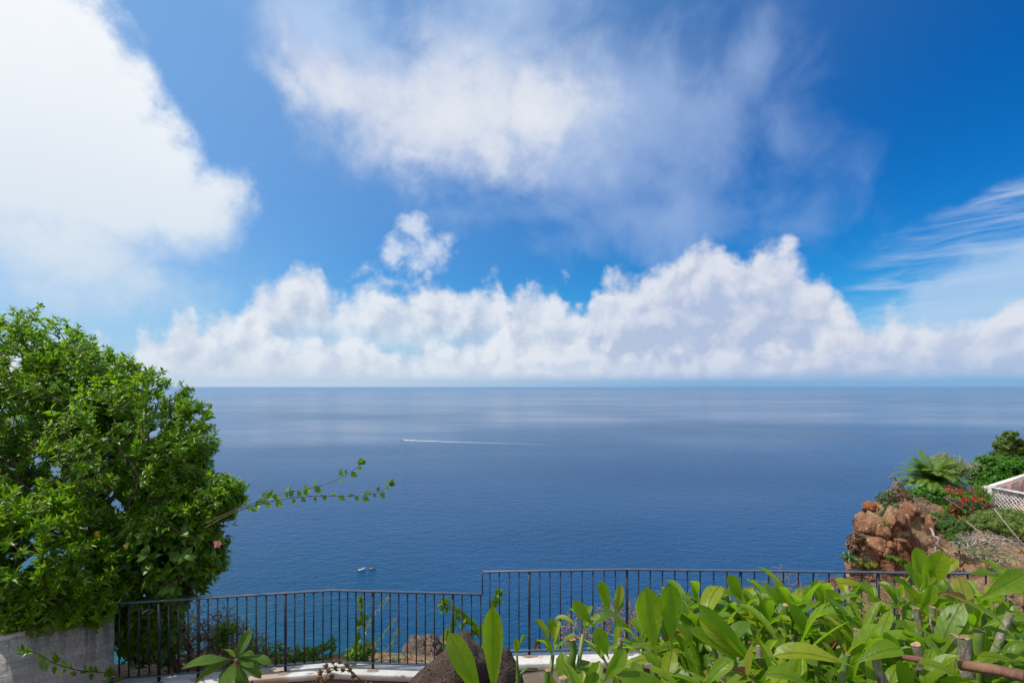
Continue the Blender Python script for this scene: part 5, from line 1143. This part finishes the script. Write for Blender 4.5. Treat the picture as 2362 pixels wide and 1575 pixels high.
def build_ground_cover():
    """dry grass and litter over the slope: uncountable"""
    r = np.random.default_rng(99); P = []
    while len(P) < 15000:
        y = r.uniform(7, 24); x = r.uniform(.1, 1.08) * y
        if r.random() < .25: y = r.uniform(7, 11); x = r.uniform(0, 1.05) * y
        P.append((x, y))
    P = np.array(P); d = seg_dist(P[:, 0], P[:, 1]); P = P[d > .15]
    keep = np.array([mnoise.noise(Vector((x * .8, y * .8, 0))) > -.22 for x, y in P]); P = P[keep]
    z = top_height(P[:, 0], P[:, 1]); pos = np.column_stack([P, z + .02]); n = len(pos)
    D = unit(r.normal(size=(n, 3)) * np.array([1, 1, .3]) + np.array([0, 0, .55]))
    m = r.random(n); mb = MB(); q = m < .8
    mb.leaves(pos[q], D[q], r.normal(size=(q.sum(), 3)), r.uniform(.12, .45, q.sum()), .014, .6, .1, SPIKE)
    tag(mb.build('dry_grass', M['leaf_dry']), 'dry straw coloured grass and twigs covering the slope', 'grass', kind='stuff')
    mb = MB(); q = ~q; mb.leaves(np.repeat(pos[q], 3, 0), unit(r.normal(size=(q.sum() * 3, 3)) + np.array([0, 0, .6])), r.normal(size=(q.sum() * 3, 3)), r.uniform(.06, .16, q.sum() * 3), .04, .3, .2, OVATE)
    tag(mb.build('ground_cover', M['leaf_far']), 'sparse small green ground cover on the slope', 'plants', kind='stuff')
build_ground_cover()

def build_terrace():
    root = empty('white_terrace', (20.5, 22, -5.2)); tag(root, 'white terrace with lattice balustrade and pinkish inner wall on the right', 'terrace')
    zt = -4.23; C0 = Vector((20.5, 22, 0)); F1 = Vector((20.85, 17.6, 0)); B1 = Vector((28.5, 27.2, 0))
    mb = MB(); v = [(20.3, 22.0, -5.25), (20.65, 17.2, -5.25), (30, 17.2, -5.25), (30, 28.0, -5.25)]; v2 = [(a, b, -7.5) for a, b, c in v]; mb.add(v + v2, [(0, 1, 2, 3), (7, 6, 5, 4), (0, 4, 5, 1), (1, 5, 6, 2), (2, 6, 7, 3), (3, 7, 4, 0)]); mb.build('floor', M['red_tile'], root, smooth=False)
    def up(p, z): return Vector((p.x, p.y, z))
    mb = MB(); mb.box((20.5, 22, (zt - 5.3) / 2 - .02), (.34, .34, 1.06), .2); mb.build('pier', M['white_paint'], root, smooth=False)
    mb = MB(); mb.bar(up(C0, zt - .045), up(F1, zt - .035), .22, .07); mb.build('top_rail', M['white_paint'], root, smooth=False)
    mb = MB(); mb.bar(up(C0, zt - .048), up(B1, zt - .038), .22, .068); mb.build('top_rail', M['white_paint'], root, smooth=False)
    def lattice(a, b, z0, z1, w, cell, nm, off=0.0):
        d = (b - a); L = d.length; d.normalize(); h = z1 - z0; mb = MB(); n = int(L / cell)
        for i in range(-int(h / cell) - 1, n + 1):
            for s in (1, -1):
                x0 = i * cell if s > 0 else i * cell + h
                pts = []
                for k in range(9):
                    t = k / 8; x = x0 + s * h * t + .22 * cell * math.sin(t * math.pi * 2 * h / cell)
                    if 0 <= x <= L: pts.append(a + d * x + Vector((0, 0, z0 + h * t)))
                if len(pts) > 1: mb.tube(pts, w, 4, False)
        mb.build(nm, M['white_paint'], root)
    lattice(Vector((20.52, 21.8, 0)), F1, -5.2, zt - .07, .022, .17, 'lattice')
    mb = MB(); mb.bar(Vector((20.52, 21.8, -5.2)), up(F1, -5.2), .2, .12); mb.build('sill', M['white_paint'], root, smooth=False)
    d = (B1 - C0).normalized(); nrm = Vector((d.y, -d.x, 0))
    mb = MB(); mb.bar(up(C0, -4.78) + d * .2, up(B1, -4.78), .16, .96); mb.build('back_wall', M['pink_wall'], root, smooth=False)
    for k in range(4):
        a = C0 + d * (.9 + 1.75 * k) + nrm * .10; lattice(up(a, 0), up(a + d * 1.2, 0), -5.0, -4.42, .02, .16, 'lattice')
    root = empty('green_fence', W(2220, 1140, 25)); tag(root, 'short green metal fence behind the red flowers left of the terrace', 'fence')
    a, b = W(2203, 1112, 25), W(2243, 1120, 24)
    mb = MB(); mb.bar(a, b, .03, .03); mb.build('rail', M['green_metal'], root, smooth=False)
    mb = MB(); mb.bar(a - Vector((0, 0, .6)), b - Vector((0, 0, .6)), .03, .03); mb.build('rail', M['green_metal'], root, smooth=False)
    for i in range(9):
        p = a + (b - a) * i / 8; mb = MB(); mb.box(p - Vector((0, 0, .35)), (.022, .022, .7)); mb.build('picket', M['green_metal'], root, smooth=False)
build_terrace()

# ------------------------------------------------------------------ boats
def boat(name, label, cat, c, L, ang, style, group=None):
    root = empty(name, Vector((c.x, c.y, SEA_Z))); tag(root, label, cat, group); ca, sa = math.cos(ang), math.sin(ang)
    def put(mb):
        V = np.concatenate(mb.v); mb.v = [np.stack([V[:, 0] * ca - V[:, 1] * sa + c.x, V[:, 0] * sa + V[:, 1] * ca + c.y, V[:, 2] + SEA_Z], 1)]; return mb
    B = L * .34
    xs = np.linspace(-.5, .5, 13); mb = MB(); v = []; f = []
    for x in xs:
        t = (x + .5); w = B / 2 * (1 - max(0, (t - .45) / .55) ** 2.2) ; w = max(w, .02); s = .55 + .5 * max(0, t - .4); 
        for y, z in ((-w, s), (-w * .86, .0), (-w * .3, -.3), (w * .3, -.3), (w * .86, .0), (w, s)): v.append((x * L + (.25 * L * .12 if False else 0), y, z * L / 6))
    for i in range(12):
        for j in range(5): f.append((i * 6 + j, (i + 1) * 6 + j, (i + 1) * 6 + j + 1, i * 6 + j + 1))
    f.append((0, 1, 2, 3, 4, 5)); mb.add(v, f); put(mb).build('hull', M['hull'] if style != 'grey' else M['boat_grey'], root)
    mb = MB(); v = []; f = []
    for x in xs[1:]:
        t = x + .5; w = max(B / 2 * (1 - max(0, (t - .45) / .55) ** 2.2) * .97, .015); z = (.50 + .5 * max(0, t - .4) - (.14 if t < .7 else .02)) * L / 6; v += [(x * L, -w, z), (x * L, w, z)]
    for i in range(11): f.append((2 * i, 2 * i + 2, 2 * i + 3, 2 * i + 1))
    mb.add(v, f); put(mb).build('deck', M['white_paint'] if style != 'grey' else M['boat_dark'], root)
    k = L / 6
    if style == 'far': 
        mb = MB(); mb.box((.05 * L, 0, .9 * k), (L * .3, B * .6, .7 * k)); put(mb).build('cabin', M['white_paint'], root, smooth=False); return root
    mb = MB(); mb.box((.22 * L if style != 'grey' else -.05 * L, 0, .95 * k), (.9 * k, B * .5, .75 * k)); put(mb).build('cabin', M['white_paint'] if style != 'grey' else M['boat_dark'], root, smooth=False)
    mb = MB(); mb.bar((.32 * L if style != 'grey' else .06 * L, -B * .24, 1.2 * k), (.32 * L if style != 'grey' else .06 * L, B * .24, 1.2 * k), .05 * k, .4 * k); put(mb).build('windscreen', M['boat_dark'], root, smooth=False)
    mb = MB(); mb.box((-.1 * L, 0, .62 * k), (1.9 * k, B * .66, .25 * k)); o = put(mb).build('cushion', M['boat_cushion'], root, smooth=False)
    mb = MB(); mb.box((-.52 * L, 0, .45 * k), (.4 * k, .42 * k, .8 * k)); put(mb).build('outboard_motor', M['boat_dark'] if style != 'grey' else M['boat_red'], root, smooth=False)
    return root
def sea_at(px, py):
    Y = -SEA_Z * FPX / (py - CY); return Vector(((px - CX) / FPX * Y, Y, SEA_Z))
boat('motorboat', 'small cream motorboat with a white cabin lying left of the other moored boat', 'boat', sea_at(835, 1314), 6.3, R(38), 'cream', 'two boats stopped side by side')
boat('motorboat', 'smaller grey open boat lying right of the cream boat, bow to the right', 'boat', sea_at(859, 1312), 5.3, R(10), 'grey', 'two boats stopped side by side')
boat('speedboat', 'white speedboat heading left at the head of a long foam wake', 'boat', sea_at(928, 1014), 10, R(172), 'cream')
for (px, py, L, lab) in ((1870, 1050, 5, 'tiny white boat on the open sea left of the cycad palm'), (2287, 911.5, 26, 'tiny white ship just under the horizon at the far right'), (1500, 948, 8, 'tiny white boat alone in the middle distance right of centre'), (2177, 907.5, 22, 'faint white ship under the horizon left of the far right one')):
    boat('distant_boat', lab, 'boat', sea_at(px, py), L, R(15), 'far', 'distant white boats')
def build_wake():
    m, nt, b = new_mat('wake_foam'); co = nt.node('ShaderNodeTexCoord').outputs['Generated']; pos = nt.node('ShaderNodeNewGeometry').outputs['Position']
    b.inputs['Base Color'].default_value = (.80, .82, .84, 1); b.inputs['Roughness'].default_value = .8
    sp = nt.node('ShaderNodeSeparateXYZ'); nt.put(sp.inputs[0], co)
    fade = nt.math('POWER', nt.math('SUBTRACT', 1.0, sp.outputs[0], clamp=True), 2.4)
    a = nt.math('MULTIPLY', fade, nt.smooth(nt.noise(pos, .25, 4, .65), .30, .55), clamp=True)
    tr = nt.node('ShaderNodeBsdfTransparent'); mx = nt.node('ShaderNodeMixShader'); nt.put(mx.inputs[0], a)
    nt.l.new(tr.outputs[0], mx.inputs[1]); nt.l.new(b.outputs[0], mx.inputs[2]); nt.l.new(mx.outputs[0], nt.n['Material Output'].inputs['Surface'])
    a = sea_at(929, 1014.5); pts = []
    for t in np.linspace(0, 1, 60):
        p = sea_at(929 + 470 * t, 1014.5 + 14 * t ** .8); w = 5.5 + 9.0 * t + 1.5 * math.sin(t * 60); pts.append((p, w))
    mb = MB(); v = []; f = []
    for p, w in pts: v += [(p.x, p.y - w, SEA_Z + .25), (p.x, p.y + w, SEA_Z + .25)]
    for i in range(len(pts) - 1): f.append((2 * i, 2 * i + 2, 2 * i + 3, 2 * i + 1))
    mb.add(v, f); tag(mb.build('wake', m), 'long white foam wake trailing right behind the speedboat', 'wake', kind='stuff')
build_wake()

# ------------------------------------------------------------------ clipped hedge in the right foreground
HPROF = [(0, .06), (.10, .07), (.22, .20), (.42, .62), (.62, .95), (.78, 1.0), (.90, .80), (.97, .42), (1, .06)]
def stub(root, a, b, r, mat='bark_pale', cut=True):
    mb = MB(); a = Vector(a); b = Vector(b); P = [a + (b - a) * t + Vector((random.uniform(-1, 1), random.uniform(-1, 1), 0)) * r * .5 for t in np.linspace(0, 1, 7)]; P[-1] = b
    rad = [r * (1 + (.22 if i % 3 == 1 else 0) + random.uniform(-.10, .10)) for i in range(7)]; mb.tube(P, rad, 9, cap=False); o = mb.build('cut_stem', M[mat], root)
    if cut:
        d = (P[-1] - P[-2]).normalized(); mb = MB(); rim = []; ring = MB(); u = d.orthogonal().normalized(); w = d.cross(u)
        v = [tuple(b + d * r * .28)] ; n = 10
        for k in range(n): q = 2 * math.pi * k / n; v.append(tuple(b + (u * math.cos(q) + w * math.sin(q)) * rad[-1] * 1.03 + d * r * random.uniform(-.1, .35)))
        mb.add(v, [(0, 1 + k, 1 + (k + 1) % n) for k in range(n)]); mb.build('cut_face', M['cut_wood'], o)
def build_hedge():
    r = random.Random(12); g = np.random.default_rng(12)
    root = empty('clipped_hedge', (1.0, 1.5, -1.72)); tag(root, 'clipped hedge of large glossy green leaves with cut stems in the right foreground', 'hedge')
    lv = MB(); st = MB()
    def rosette(c, n, L, tilt=0.0, up=.6, w=.32, lean=(0, 0, 0), stem=True, spread=(.25, 1.1), bend=(.2, 1.3)):
        c = Vector(c); a0 = r.uniform(0, 6.28)
        for k in range(n):
            a = a0 + k * 2.4; th = r.uniform(*spread); d = Vector((math.cos(a) * math.sin(th), math.sin(a) * math.sin(th), math.cos(th))) + Vector(lean)
            l = L * r.uniform(.7, 1.15)
            upv = Vector((-math.cos(a) * math.cos(th), -math.sin(a) * math.cos(th), math.sin(th) + .2))
            big_leaf(lv, c + d.normalized() * .01, d, upv, l, l * w * r.uniform(.85, 1.15), r.uniform(*bend), r.uniform(.08, .32), r.uniform(-.2, .5), HPROF, 10, 4, r.uniform(0, .10), r.uniform(-.5, .5))
        if stem:
            b = c + Vector((r.uniform(-.05, .05), r.uniform(-.05, .05), -r.uniform(.25, .4))); st.tube([b, (b + c) / 2 + Vector((r.uniform(-.02, .02), 0, 0)), c], [.008, .007, .006], 6)
    # fill of the body
    for i in range(190):
        Y = r.uniform(1.0, 1.5); x = r.uniform(.085 * Y, 1.2 * Y)
        if .62 < x / Y < .75 and Y > 1.25 and r.random() < .8: continue        # thin spot: the railing shows through
        top = -.675 + .035 * math.sin(x * 5 + Y * 3) - .10 * max(0, (.40 - x) / .3)
        rosette((x, Y, top - r.uniform(.0, .13)), r.randint(5, 8), r.uniform(.12, .19), w=r.uniform(.15, .25), spread=(.12, 1.15), bend=(.1, 1.5))
    for i in range(120):
        Y = r.uniform(.98, 1.55); x = r.uniform(.08 * Y, 1.15 * Y)
        if .62 < x / Y < .75 and Y > 1.25: continue
        rosette((x, Y, -.80 - r.uniform(.02, .30) - .1 * (x < .4)), r.randint(5, 8), r.uniform(.13, .19), w=r.uniform(.2, .3), spread=(.3, 1.4), bend=(.1, 1.5))
    # sprigs that rise above the cut
    for px, py, Y, n, L in ((1345, 1462, 1.5, 5, .10), (1275, 1510, 1.45, 5, .09), (1620, 1440, 1.5, 6, .10), (1560, 1470, 1.45, 5, .11), (1730, 1430, 1.5, 5, .09), (1800, 1415, 1.5, 6, .09), (1850, 1425, 1.5, 5, .09), (1895, 1420, 1.45, 6, .11), (1960, 1410, 1.45, 5, .09), (2020, 1415, 1.45, 5, .09), (2070, 1415, 1.4, 6, .10), (2210, 1410, 1.35, 6, .10), (2270, 1400, 1.35, 6, .10), (2335, 1385, 1.3, 7, .10), (2140, 1420, 1.4, 5, .10), (1480, 1490, 1.4, 5, .12), (1690, 1480, 1.4, 6, .12), (1770, 1470, 1.35, 6, .12), (2250, 1460, 1.2, 5, .12)):
        rosette(W(px, py, Y), n, L, spread=(.15, 1.0))
    def leaf(px0, py0, px1, py1, Y, Y1=None, wr=.34, bend=.4, curl=.2, face=(0, -1, .25), fold=.14, wave=.03):
        a = W(px0, py0, Y); b = W(px1, py1, Y1 or Y); d = b - a; L = d.length * (1 + .08 * bend)
        d2 = d.normalized(); upv = Vector(face); s = d2.cross(upv).normalized(); n = s.cross(d2); d2 = Matrix.Rotation(bend * .42, 3, s) @ d2
        big_leaf(lv, a, d2, n, L, L * wr * .86, bend, fold, curl, HPROF, 14, 6, wave)
    # the leaves one notices: twin blades, the high sprig, the long arched ones
    leaf(1515, 1525, 1490, 1350, 1.15, wr=.40, bend=-.25, curl=.1, fold=.22); leaf(1550, 1505, 1545, 1343, 1.15, wr=.38, bend=-.2, curl=.1, fold=.22)
    leaf(1408, 1425, 1385, 1340, 1.55, wr=.34, bend=.3); leaf(1415, 1425, 1432, 1348, 1.55, wr=.32, bend=.3); leaf(1418, 1420, 1438, 1385, 1.55, wr=.22)
    leaf(1715, 1400, 1680, 1325, 1.5, wr=.42, bend=.3); leaf(1718, 1402, 1630, 1390, 1.5, 1.45, wr=.26, bend=1.6, face=(0, -.3, 1))
    leaf(1760, 1545, 1615, 1395, 1.12, wr=.22, bend=.5, face=(-.6, -.7, .5)); leaf(1745, 1540, 1615, 1425, 1.1, wr=.20, bend=.5, face=(-.6, -.7, .4))
    leaf(1375, 1450, 1322, 1385, 1.45, wr=.36, bend=.3); leaf(1292, 1500, 1268, 1425, 1.5, wr=.30, bend=.2); leaf(1278, 1520, 1258, 1470, 1.5, wr=.30)
    leaf(1405, 1520, 1375, 1448, 1.2, wr=.55, bend=.2); leaf(1385, 1580, 1440, 1500, 1.1, wr=.40, bend=.7, face=(.3, -.6, .7))
    leaf(2120, 1365, 2112, 1262, 1.25, wr=.46, bend=.15); leaf(2122, 1365, 2176, 1268, 1.25, 1.18, wr=.34, bend=.9, face=(-.4, -.8, .5)); leaf(2145, 1350, 2205, 1292, 1.22, wr=.36, bend=.8, face=(-.3, -.6, .8)); leaf(2118, 1362, 2085, 1300, 1.24, wr=.3, bend=.6); leaf(2124, 1365, 2150, 1310, 1.2, wr=.42, bend=.6); leaf(2112, 1362, 2060, 1330, 1.22, wr=.25, bend=.5); leaf(2120, 1366, 2108, 1318, 1.15, wr=.5, bend=.5); leaf(2130, 1366, 2138, 1325, 1.12, wr=.4, bend=.4)
    leaf(2115, 1420, 2150, 1352, 1.3, wr=.5, bend=.3); leaf(2140, 1430, 2085, 1352, 1.35, wr=.34)
    leaf(2160, 1360, 2320, 1460, 1.05, wr=.20, bend=.5, face=(.3, -.4, .9)); leaf(2250, 1385, 2362, 1325, 1.0, wr=.42, bend=.6, face=(0, -.8, .6)); leaf(2362, 1345, 2285, 1310, 1.05, wr=.30, bend=.6, face=(0, -.3, 1)); leaf(2330, 1335, 2240, 1325, 1.2, wr=.22, bend=.3, face=(0, -.3, 1))
    leaf(2030, 1385, 1930, 1350, 1.45, wr=.30, bend=.9, face=(0, -.3, 1)); leaf(1945, 1420, 1905, 1360, 1.4, wr=.5, bend=.3); leaf(1870, 1420, 1920, 1352, 1.5, wr=.28, bend=.9, face=(-.5, -.6, .5)); leaf(1865, 1500, 1820, 1395, 1.25, wr=.36, bend=.5, face=(.3, -.9, .3)); leaf(1870, 1430, 1965, 1440, 1.3, wr=.25, bend=.9, face=(0, -.3, 1))
    leaf(2170, 1490, 2090, 1438, 1.15, wr=.24, bend=.5, face=(0, -.4, .9)); leaf(2362, 1480, 2268, 1452, 1.05, wr=.22, bend=.5, face=(0, -.3, 1)); leaf(1985, 1545, 1790, 1520, .98, 1.02, wr=.32, bend=1.0, face=(0, -.35, .95)); leaf(1960, 1535, 2075, 1500, 1.0, wr=.42, bend=.8, face=(0, -.4, .9)); leaf(1880, 1590, 1770, 1560, .95, wr=.42, bend=.9, face=(0, -.3, 1)); leaf(2230, 1570, 2120, 1530, .95, wr=.26, bend=.5, face=(0, -.4, .9))
    leaf(1620, 1590, 1690, 1525, 1.0, wr=.4, bend=1.0, face=(-.2, -.5, .8)); leaf(1740, 1560, 1590, 1455, 1.1, wr=.25, bend=.6, face=(.2, -.6, .7)); leaf(2362, 1530, 2260, 1515, 1.0, wr=.26, bend=.4, face=(0, -.4, 1))
    lv.build('foliage', M['leaf_hedge'], root); st.build('stems', M['stem_green'], root)
    # cut woody stems
    for px, py, Y, dx, r_ in ((2222, 1470, 1.03, 24, .0125), (2200, 1462, 1.10, 44, .008), (2258, 1455, 1.08, -14, .0115), (2150, 1400, 1.2, 16, .008), (2112, 1402, 1.2, 30, .008), (1975, 1452, 1.15, 34, .008), (2112, 1486, 1.03, 40, .0095), (1752, 1490, 1.15, -14, .008), (1662, 1478, 1.12, 14, .011),
                              (1430, 1475, 1.3, 6, .008), (1298, 1562, 1.12, 8, .012), (1262, 1545, 1.15, -24, .009), (2020, 1510, 1.0, 44, .0095), (2330, 1415, 1.1, -80, .008)):
        a = W(px + dx, py + 190, Y); b = W(px, py, Y); stub(root, a, b, r_ * .85, 'stub' if r.random() < .8 else 'stem_green')
    for px, py, Y, dx, r_ in ((1955, 1510, 1.0, -40, .006), (1880, 1490, 1.1, 12, .005), (1640, 1480, 1.15, 60, .005), (1835, 1485, 1.1, -30, .004), (1812, 1395, 1.3, 14, .007), (1318, 1475, 1.3, 8, .009)):
        a = W(px + dx, py + 150, Y); b = W(px, py, Y); stub(root, a, b, r_, 'stem_green')
    # loose brown twigs lying on the hedge
    for P, r_ in (([(2362, 1560, .92), (2300, 1545, .95), (2215, 1533, 1.0)], .010), ([(2362, 1480, 1.1), (2200, 1400, 1.2), (2290, 1365, 1.3)], .0), ([(1990, 1405, 1.3), (2070, 1460, 1.2), (2110, 1490, 1.15)], .0035), ([(2130, 1522, 1.0), (2060, 1512, 1.05)], .006), ([(2300, 1345, 1.15), (2362, 1400, 1.0)], .004)):
        if r_: mb = MB(); mb.tube([W(*q) for q in P], r_, 7); mb.build('twig', M['twig_red'], root)
    # dead leaves caught in the hedge
    for px, py, Y, k in ((1935, 1475, 1.12, 4), (1722, 1560, 1.05, 2), (1252, 1470, 1.45, 1), (2160, 1368, 1.1, 1), (1575, 1455, 1.3, 1)):
        mb = MB(); c = W(px, py, Y)
        for q in range(k): big_leaf(mb, c, (r.uniform(-1, 1), r.uniform(-.6, .2), r.uniform(-.7, .5)), (r.uniform(-.3, .3), -.6, .8), r.uniform(.035, .06), .022, r.uniform(.5, 2.2), .5, .9, ELL, 8, 4, .16)
        mb.build('dead_leaf', M['leaf_brown'], root)
    # lone shoots at the left end of the hedge
    root = empty('paddle_leaf_shoot', W(1118, 1720, 1.25)); tag(root, 'two tall single green leaf blades in front of the lava boulder', 'shoot')
    lv = MB(); leaf2 = lambda *a, **k: None
    def one(px0, py0, px1, py1, Y, wr, bend, face, curl=.15, fold=.12):
        lv2 = MB(); a = W(px0, py0, Y); b = W(px1, py1, Y); d = (b - a); L = d.length * 1.03; upv = Vector(face); d2 = d.normalized(); s = d2.cross(upv).normalized(); d2 = Matrix.Rotation(bend * .42, 3, s) @ d2
        big_leaf(lv2, a, d2, s.cross(d2), L, L * wr, bend, fold, curl, HPROF, 16, 6, .02); return lv2
    a = one(1122, 1640, 1036, 1462, 1.25, .25, .35, (.35, -.9, .3)); a.build('leaf', M['leaf_hedge'], root)
    a = one(1140, 1640, 1136, 1405, 1.25, .20, -.15, (.05, -1, .1)); a.build('leaf', M['leaf_hedge'], root)
    mb = MB(); mb.tube([W(1132, 1640, 1.25), W(1140, 1800, 1.25), W(1160, 2300, 1.25)], .006, 6); mb.build('stem', M['stem_green'], root)
    root = empty('young_sprig', W(1195, 1700, 1.35)); tag(root, 'thin young sprig with two small leaves between the boulder and the hedge', 'sprig')
    mb = MB(); mb.tube([W(1200, 1720, 1.35), W(1195, 1580, 1.35), W(1193, 1530, 1.35), W(1192, 1505, 1.35)], [.007, .007, .004, .003], 6); mb.tube([W(1195, 1565, 1.35), W(1205, 1550, 1.36), W(1218, 1540, 1.37), W(1240, 1542, 1.4)], [.005, .004, .003, .002], 6); mb.build('stem', M['stem_green'], root)
    a = one(1194, 1515, 1190, 1472, 1.35, .34, .2, (0, -1, .1)); a.build('leaf', M['leaf_hedge'], root); a = one(1196, 1492, 1210, 1462, 1.35, .3, .2, (.3, -1, .1)); a.build('leaf', M['leaf_hedge'], root)
build_hedge()

# ------------------------------------------------------------------ sea air
def build_haze():
    mb = MB(); mb.box((0, 0, -67.5), (90000, 90000, 143)); m = bpy.data.materials.new('sea_air'); m.use_nodes = True; nt = NT(m.node_tree)
    nt.n.remove(nt.n['Principled BSDF']); v = nt.node('ShaderNodeVolumePrincipled'); v.inputs['Color'].default_value = (.36, .63, .95, 1)
    v.inputs['Density'].default_value = HAZE; v.inputs['Anisotropy'].default_value = .2; nt.l.new(v.outputs[0], nt.n['Material Output'].inputs['Volume'])
    o = mb.build('haze', m, smooth=False); tag(o, 'thin blue sea air that pales the far water', 'haze', kind='stuff')
HAZE = 4.6e-5
build_haze()
